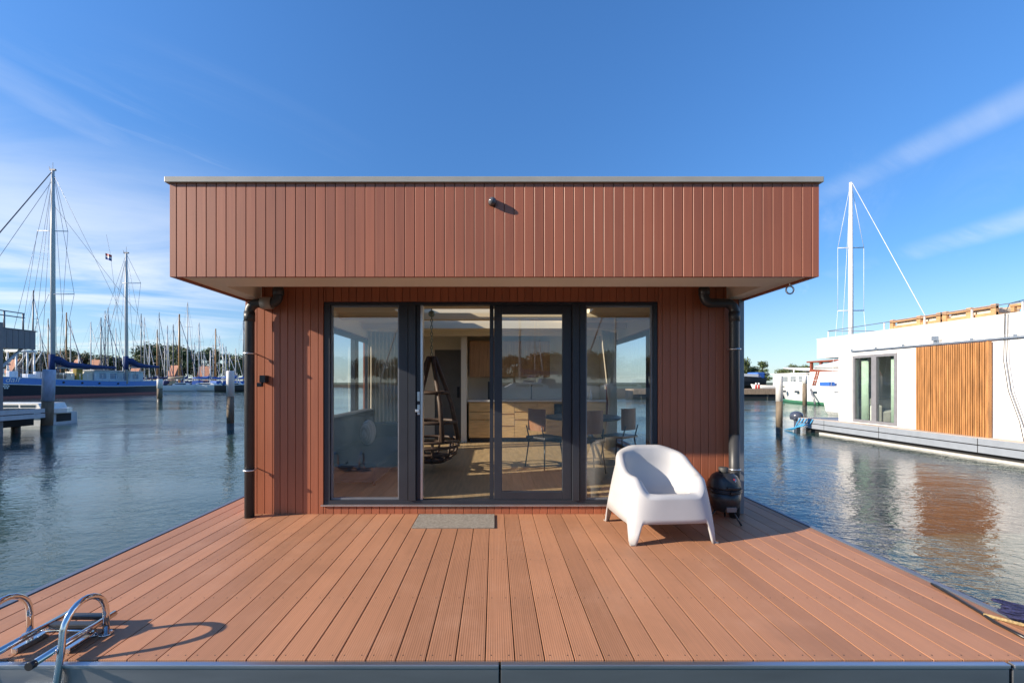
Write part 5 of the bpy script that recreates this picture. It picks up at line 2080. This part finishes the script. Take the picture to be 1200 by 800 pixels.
def right_dock():
    t = thing('jetty', 'weathered timber jetty beyond the water at right', 'jetty', (32, 50, WZ))
    m = MB()
    m.box(16, 46, 49.0, 52.0, .45, .66)
    obj('planking', m, M_DOCKW, t)
    m = MB()
    m.box(16, 46, 48.9, 48.999, .05, .62)
    obj('fascia_board', m, M_DOCKW, t)
    m = MB()
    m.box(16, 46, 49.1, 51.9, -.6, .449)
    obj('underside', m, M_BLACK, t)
    for i in range(11):
        m = MB()
        m.cyl((17 + 2.9 * i, 49.2, -1.2), (17 + 2.9 * i, 49.2, .449), .14, n=10)
        obj('post', m, M_PILED, t)
    for px, lab in ((886, 'red and white fire extinguisher post on the right jetty, left one'), (889.3, 'red and white fire extinguisher post on the right jetty, right one')):
        x = (px - 579) * 50 / F
        q = thing('extinguisher_post', lab, 'fire extinguisher', (x, 50, .661), 0, 'extinguisher posts on the right jetty')
        m = MB()
        m.cyl((x, 50, .661), (x, 50, 1.12), .11, n=10)
        obj('red_body', m, M_RED, q)
        m = MB()
        m.tube([(x, 50, 1.12), (x, 50, 1.30), (x, 50, 1.36)], [.10, .10, .05], 10)
        obj('white_top', m, M_SOLIDW, q)
    # hauled-out dark boat
    c = Vector((32.6, 57.0, .55))
    b = thing('hauled_out_boat', 'dark-hulled boat with pale deck lying ashore behind the right jetty', 'boat', c, R(96))
    m = MB()
    hull_mesh(m, 7.0, 2.6, 1.55, 2.1, 0, .6)
    obj('hull', m, M_HULLD, b, world=False)
    m = MB()
    m.prism([(-2.6, 1.56), (2.2, 1.75), (1.4, 2.05), (-2.2, 1.95)], 'x', -1.0, 1.0)
    obj('pale_deck', m, M_TAN if False else M_SOLIDW, b, world=False)
    m = MB()
    m.box(-1.0, 1.0, -3.1, -2.0, 1.4, 2.2, bev=.15)
    obj('blue_tarpaulin', m, M_BLUEC, b, world=False)
    for y in (-1.8, 1.5):
        m = MB()
        m.cyl((1.5, y, .0), (1.0, y, 1.2), .05)
        obj('prop', m, M_WIREW, b, world=False)
    m2 = thing('small_dinghy', 'small white dinghy lying on the jetty right of the dark boat', 'dinghy', (33.6, 53.4, .52), R(70))
    m = MB()
    hull_mesh(m, 2.6, 1.1, .55, .7, .03, .8)
    obj('hull', m, M_SOLIDW, m2, world=False)
    m = MB()
    m.box(-.45, .45, -.3, .1, .551, .60)
    obj('thwart', m, M_DOCKW, m2, world=False)
    m2.location.z = .505


right_dock()


# ------------------------------------------------------------------ trees
def crown_mesh(seed, W_, H_, n, leaf, clusters, pine=False):
    rnd = random.Random(seed)
    bm = bmesh.new()
    cl = []
    for k in range(clusters):
        h = rnd.uniform(.28, .92)
        rad = (1 - abs(h - .5) * 1.2) * W_ * .42
        if pine:
            rad = (1.05 - h) * W_ * .45
        a = rnd.uniform(0, 2 * PI)
        q = rad * math.sqrt(rnd.random())
        cl.append((Vector((q * math.cos(a), q * math.sin(a), h * H_)), rnd.uniform(.13, .24) * W_ * (.7 if pine else 1)))
    for i in range(n):
        c, r = rnd.choice(cl)
        d = Vector((rnd.gauss(0, 1), rnd.gauss(0, 1), rnd.gauss(0, .8)))
        d = d.normalized() * r * rnd.random() ** .45
        p = c + d
        nrm = (d.normalized() * .7 + Vector((rnd.gauss(0, 1), rnd.gauss(0, 1), rnd.gauss(0, 1) + .5)) * .5).normalized()
        u = nrm.orthogonal().normalized()
        v = nrm.cross(u)
        a = rnd.uniform(0, PI)
        u, v = u * math.cos(a) + v * math.sin(a), v * math.cos(a) - u * math.sin(a)
        s1, s2 = leaf * rnd.uniform(.6, 1.3), leaf * rnd.uniform(.35, .8)
        f = bm.faces.new([bm.verts.new(p + u * s1), bm.verts.new(p + v * s2), bm.verts.new(p - u * s1 * .9), bm.verts.new(p - v * s2)])
        f.material_index = 0 if rnd.random() < .6 else 1
    me = bpy.data.meshes.new('crown')
    bm.to_mesh(me)
    bm.free()
    return me, cl


def trunk_mesh(cl, H_, W_):
    m = MB()
    r = H_ * .022
    m.tube([(0, 0, -.3), (.01 * H_, 0, H_ * .25), (-.01 * H_, .01 * H_, H_ * .55), (0, 0, H_ * .8)], [r * 1.2, r, r * .65, r * .2], 8)
    for c, rr in cl[:9]:
        z0 = min(c.z * .6, H_ * .5)
        m.tube([(0, 0, z0), tuple(c * .55 + Vector((0, 0, z0 * .45))), tuple(c)], [r * .45, r * .28, r * .08], 5)
    me = bpy.data.meshes.new('trunk')
    m.bm.to_mesh(me)
    m.bm.free()
    me.materials.append(M_BARK)
    return me


KINDS = {}
for name, seed, W_, H_, n, leaf, ncl, mi, pine in (('broad', 1, 11, 12, 4200, .34, 26, (0, 1), False), ('round', 2, 9, 10, 3600, .32, 20, (1, 0), False),
                                                  ('autumn', 3, 10, 10, 3600, .34, 22, (2, 1), False), ('pine', 4, 4.2, 7.0, 2600, .17, 30, (3, 0), True), ('tall', 5, 8, 14, 4200, .34, 26, (1, 0), False)):
    me, cl = crown_mesh(seed, W_, H_, n, leaf, ncl, pine)
    for q in mi:
        me.materials.append(M_LEAF[q])
    KINDS[name] = (me, trunk_mesh(cl, H_, W_), H_)


def tree(kind, x, y, h, label, rz=0.0, wide=1.0, z=.5, group='trees on the far shore'):
    crown, trunk, H_ = KINDS[kind]
    t = thing('pine_tree' if kind == 'pine' else 'tree', label, 'tree', (x, y, z), rz, group)
    s = h / H_
    t.scale = (s * wide, s * wide, s)
    o = bpy.data.objects.new('crown', crown); COL.objects.link(o); o.parent = t
    o = bpy.data.objects.new('trunk', trunk); COL.objects.link(o); o.parent = t
    return t


def tree_at(kind, px, topy, D, label, wide=1.0, rz=None):
    x = (px - 579) * D / F
    h = EYE - (topy - 448) * D / F - .5
    tree(kind, x, D, h, label, random.uniform(0, 6) if rz is None else rz, wide)


for args in (
    ('broad', 178, 403, 190, 'big dark green tree at the left of the large clump behind the marina', 1.0),
    ('tall', 190, 402, 200, 'big green tree in the middle of the large clump behind the marina', 1.1),
    ('broad', 203, 404, 196, 'big dark tree right of centre in the large clump behind the marina', 1.0),
    ('round', 214, 409, 188, 'rounded tree at the right end of the large clump behind the marina', 1.0),
    ('round', 166, 418, 186, 'low tree at the left foot of the large clump', 1.1),
    ('broad', 240, 409, 194, 'dark tree at the left of the right-hand clump', 1.0),
    ('tall', 250, 407, 204, 'tall green tree in the middle of the right-hand clump', 1.0),
    ('pine', 267, 412, 190, 'pointed dark tree behind the tall white pile', 1.5),
    ('round', 276, 417, 184, 'yellow-green tree right of the tall white pile', 1.0),
    ('round', 287, 422, 186, 'low tree half hidden by the left downpipe', 1.0),
    ('round', 227, 421, 206, 'low tree in the gap between the two clumps', 1.0),
    ('autumn', 44, 412, 180, 'brownish tree behind the grey roof terrace', 1.1),
    ('autumn', 58, 414, 190, 'brownish tree behind the tall ship mast', 1.1),
    ('autumn', 70, 417, 184, 'low brownish tree right of the tall ship mast', 1.2),
    ('broad', 85, 409.5, 200, 'dark olive tree behind the orange roofs', 1.2),
    ('autumn', 98, 414, 196, 'brownish tree at the right of the orange roofs', 1.1),
    ('round', 126, 417, 190, 'olive tree behind the crossed stays', 1.2),
    ('autumn', 138, 420, 196, 'low brownish tree left of the second ship mast', 1.2),
    ('round', 152, 421, 200, 'low olive tree right of the second ship mast', 1.3),
    ('autumn', 10, 412, 178, 'brownish tree under the grey roof terrace', 1.2),
    ('round', 26, 418, 180, 'olive tree under the grey roof terrace', 1.2),
    ('round', 112, 422, 205, 'low olive tree behind the crossed stays, left of the other', 1.2),
):
    tree_at(*args)
for args in (
    ('round', 870, 420, 82, 'pale feathery tree beside the right downpipe', .7),
    ('pine', 894, 421, 74, 'dark bushy pine behind the hauled-out boat', 1.25),
    ('round', 882, 430, 84, 'low shrub-like tree left of the dark pine', .9),
    ('broad', 929, 427, 82, 'flat dark tree behind the yacht saloon, left one', 1.1),
    ('broad', 942, 428, 86, 'flat dark tree behind the yacht saloon, right one', 1.2),
    ('round', 916, 433, 80, 'low tree behind the tall white pile at right', 1.0),
    ('round', 962, 433, 84, 'low tree behind the mahogany wheelhouse', 1.2),
):
    tree_at(*args)


# ------------------------------------------------------------------ far houses
def far_house(px, topy, D, wpx, label, rz=0, wall=M_BRICK):
    x = (px - 579) * D / F
    zt = EYE - (topy - 448) * D / F
    w = wpx * D / F
    t = thing('house', label, 'house', (x, D, .5), R(rz), 'houses behind the marina')
    e = (zt - .5) * .52
    r = zt - .5
    m = MB()
    m.prism([(-w / 2, 0), (w / 2, 0), (w / 2, e), (0, r - .2), (-w / 2, e)], 'y', -2.4, 2.4)
    wl = obj('wall', m, wall, t, world=False)
    m = MB()
    k = 0.4
    for s in (-1, 1):
        m.prism([(s * (w / 2 + k), e - k * .9), (0, r), (0, r - .25), (s * (w / 2 + k), e - k * .9 - .25)], 'y', -2.7, 2.7)
    rf = obj('roof', m, M_ROOFT, t, world=False)
    m = MB()
    m.box(-.3 + w * .18, .3 + w * .18, 1, 1.7, e, r + .5)
    obj('chimney', m, M_BRICK, rf, world=False)
    for xx in (-w * .25, w * .25):
        m = MB()
        m.box(xx - .6, xx + .6, -2.45, -2.401, e * .45, e * .85)
        obj('window', m, M_SOLIDW, wl, world=False)


far_house(18, 421, 168, 11, 'orange-roofed house under the grey roof terrace', 70)
far_house(91, 421, 170, 9, 'orange-roofed house right of the pennant mast', 60)
far_house(113, 421.5, 172, 9, 'orange-roofed house at the crossed stays', 75)
far_house(205, 428, 170, 7, 'orange-roofed house below the large tree clump', 65)
far_house(241, 429, 171, 6, 'orange-roofed house below the right-hand tree clump', 80)
far_house(160, 430, 176, 9, 'low orange-roofed house right of the second ship mast', 72, M_INT)

# white boat hoist behind the bow of the blue ship
def hoist():
    t = thing('boat_hoist', 'white steel boat hoist frame behind the bow of the blue ship', 'boat hoist', (-88, 84, WZ))
    D = 84
    def P(px, py):
        return at(px, py, D)
    for px in (9, 19, 32, 40):
        m = MB()
        m.cyl(P(px, 411), Vector((P(px, 411).x, D, WZ)), .15, n=8)
        obj('leg', m, M_SOLIDW, t)
    m = MB()
    m.tube([P(7, 411), P(42, 412)], .24, 8)
    obj('top_beam', m, M_SOLIDW, t)
    for a, b in (((9, 428), (19, 413)), ((19, 430), (32, 413)), ((40, 428), (50, 411)), ((32, 432), (40, 414)), ((12, 440), (7, 418))):
        m = MB()
        m.tube([P(*a), P(*b)], .09, 6)
        obj('brace', m, M_SOLIDW, t)


hoist()

# ------------------------------------------------------------------ behind the camera (seen mirrored in the windows)
for i in range(34):
    x = -165 + 10 * i + random.uniform(-4, 4)
    tree(('autumn', 'broad', 'autumn', 'round')[i % 4], x, -142 - random.uniform(0, 22), random.uniform(9.5, 12.5), 'tree on the bank behind the camera, mirrored in the glass front', random.uniform(0, 6), 1.7, group='trees on the bank mirrored in the glass')
for (x, y, zt, L, hd, lab) in ((2.6, -34, 15, 10, 85, 'white sailboat mirrored in the middle of the sliding door'), (-9, -42, 17, 11, 80, 'sailboat mirrored left of the sliding door'), (14, -40, 14, 10, 95, 'sailboat mirrored in the right window'),
                               (-24, -40, 16, 11, 75, 'sailboat mirrored in the left window'), (-1.5, -60, 16, 10, 20, 'farther sailboat mirrored in the left of the sliding door'), (7, -64, 17, 10, -15, 'farther sailboat mirrored in the right of the sliding door')):
    sailboat(0, 0, 1.0, lab, M_MASTG, .10, M_SOLIDW, M_NAVYC, L=L, head=hd, group='boats mirrored in the glass front', pos=(x, y, zt))
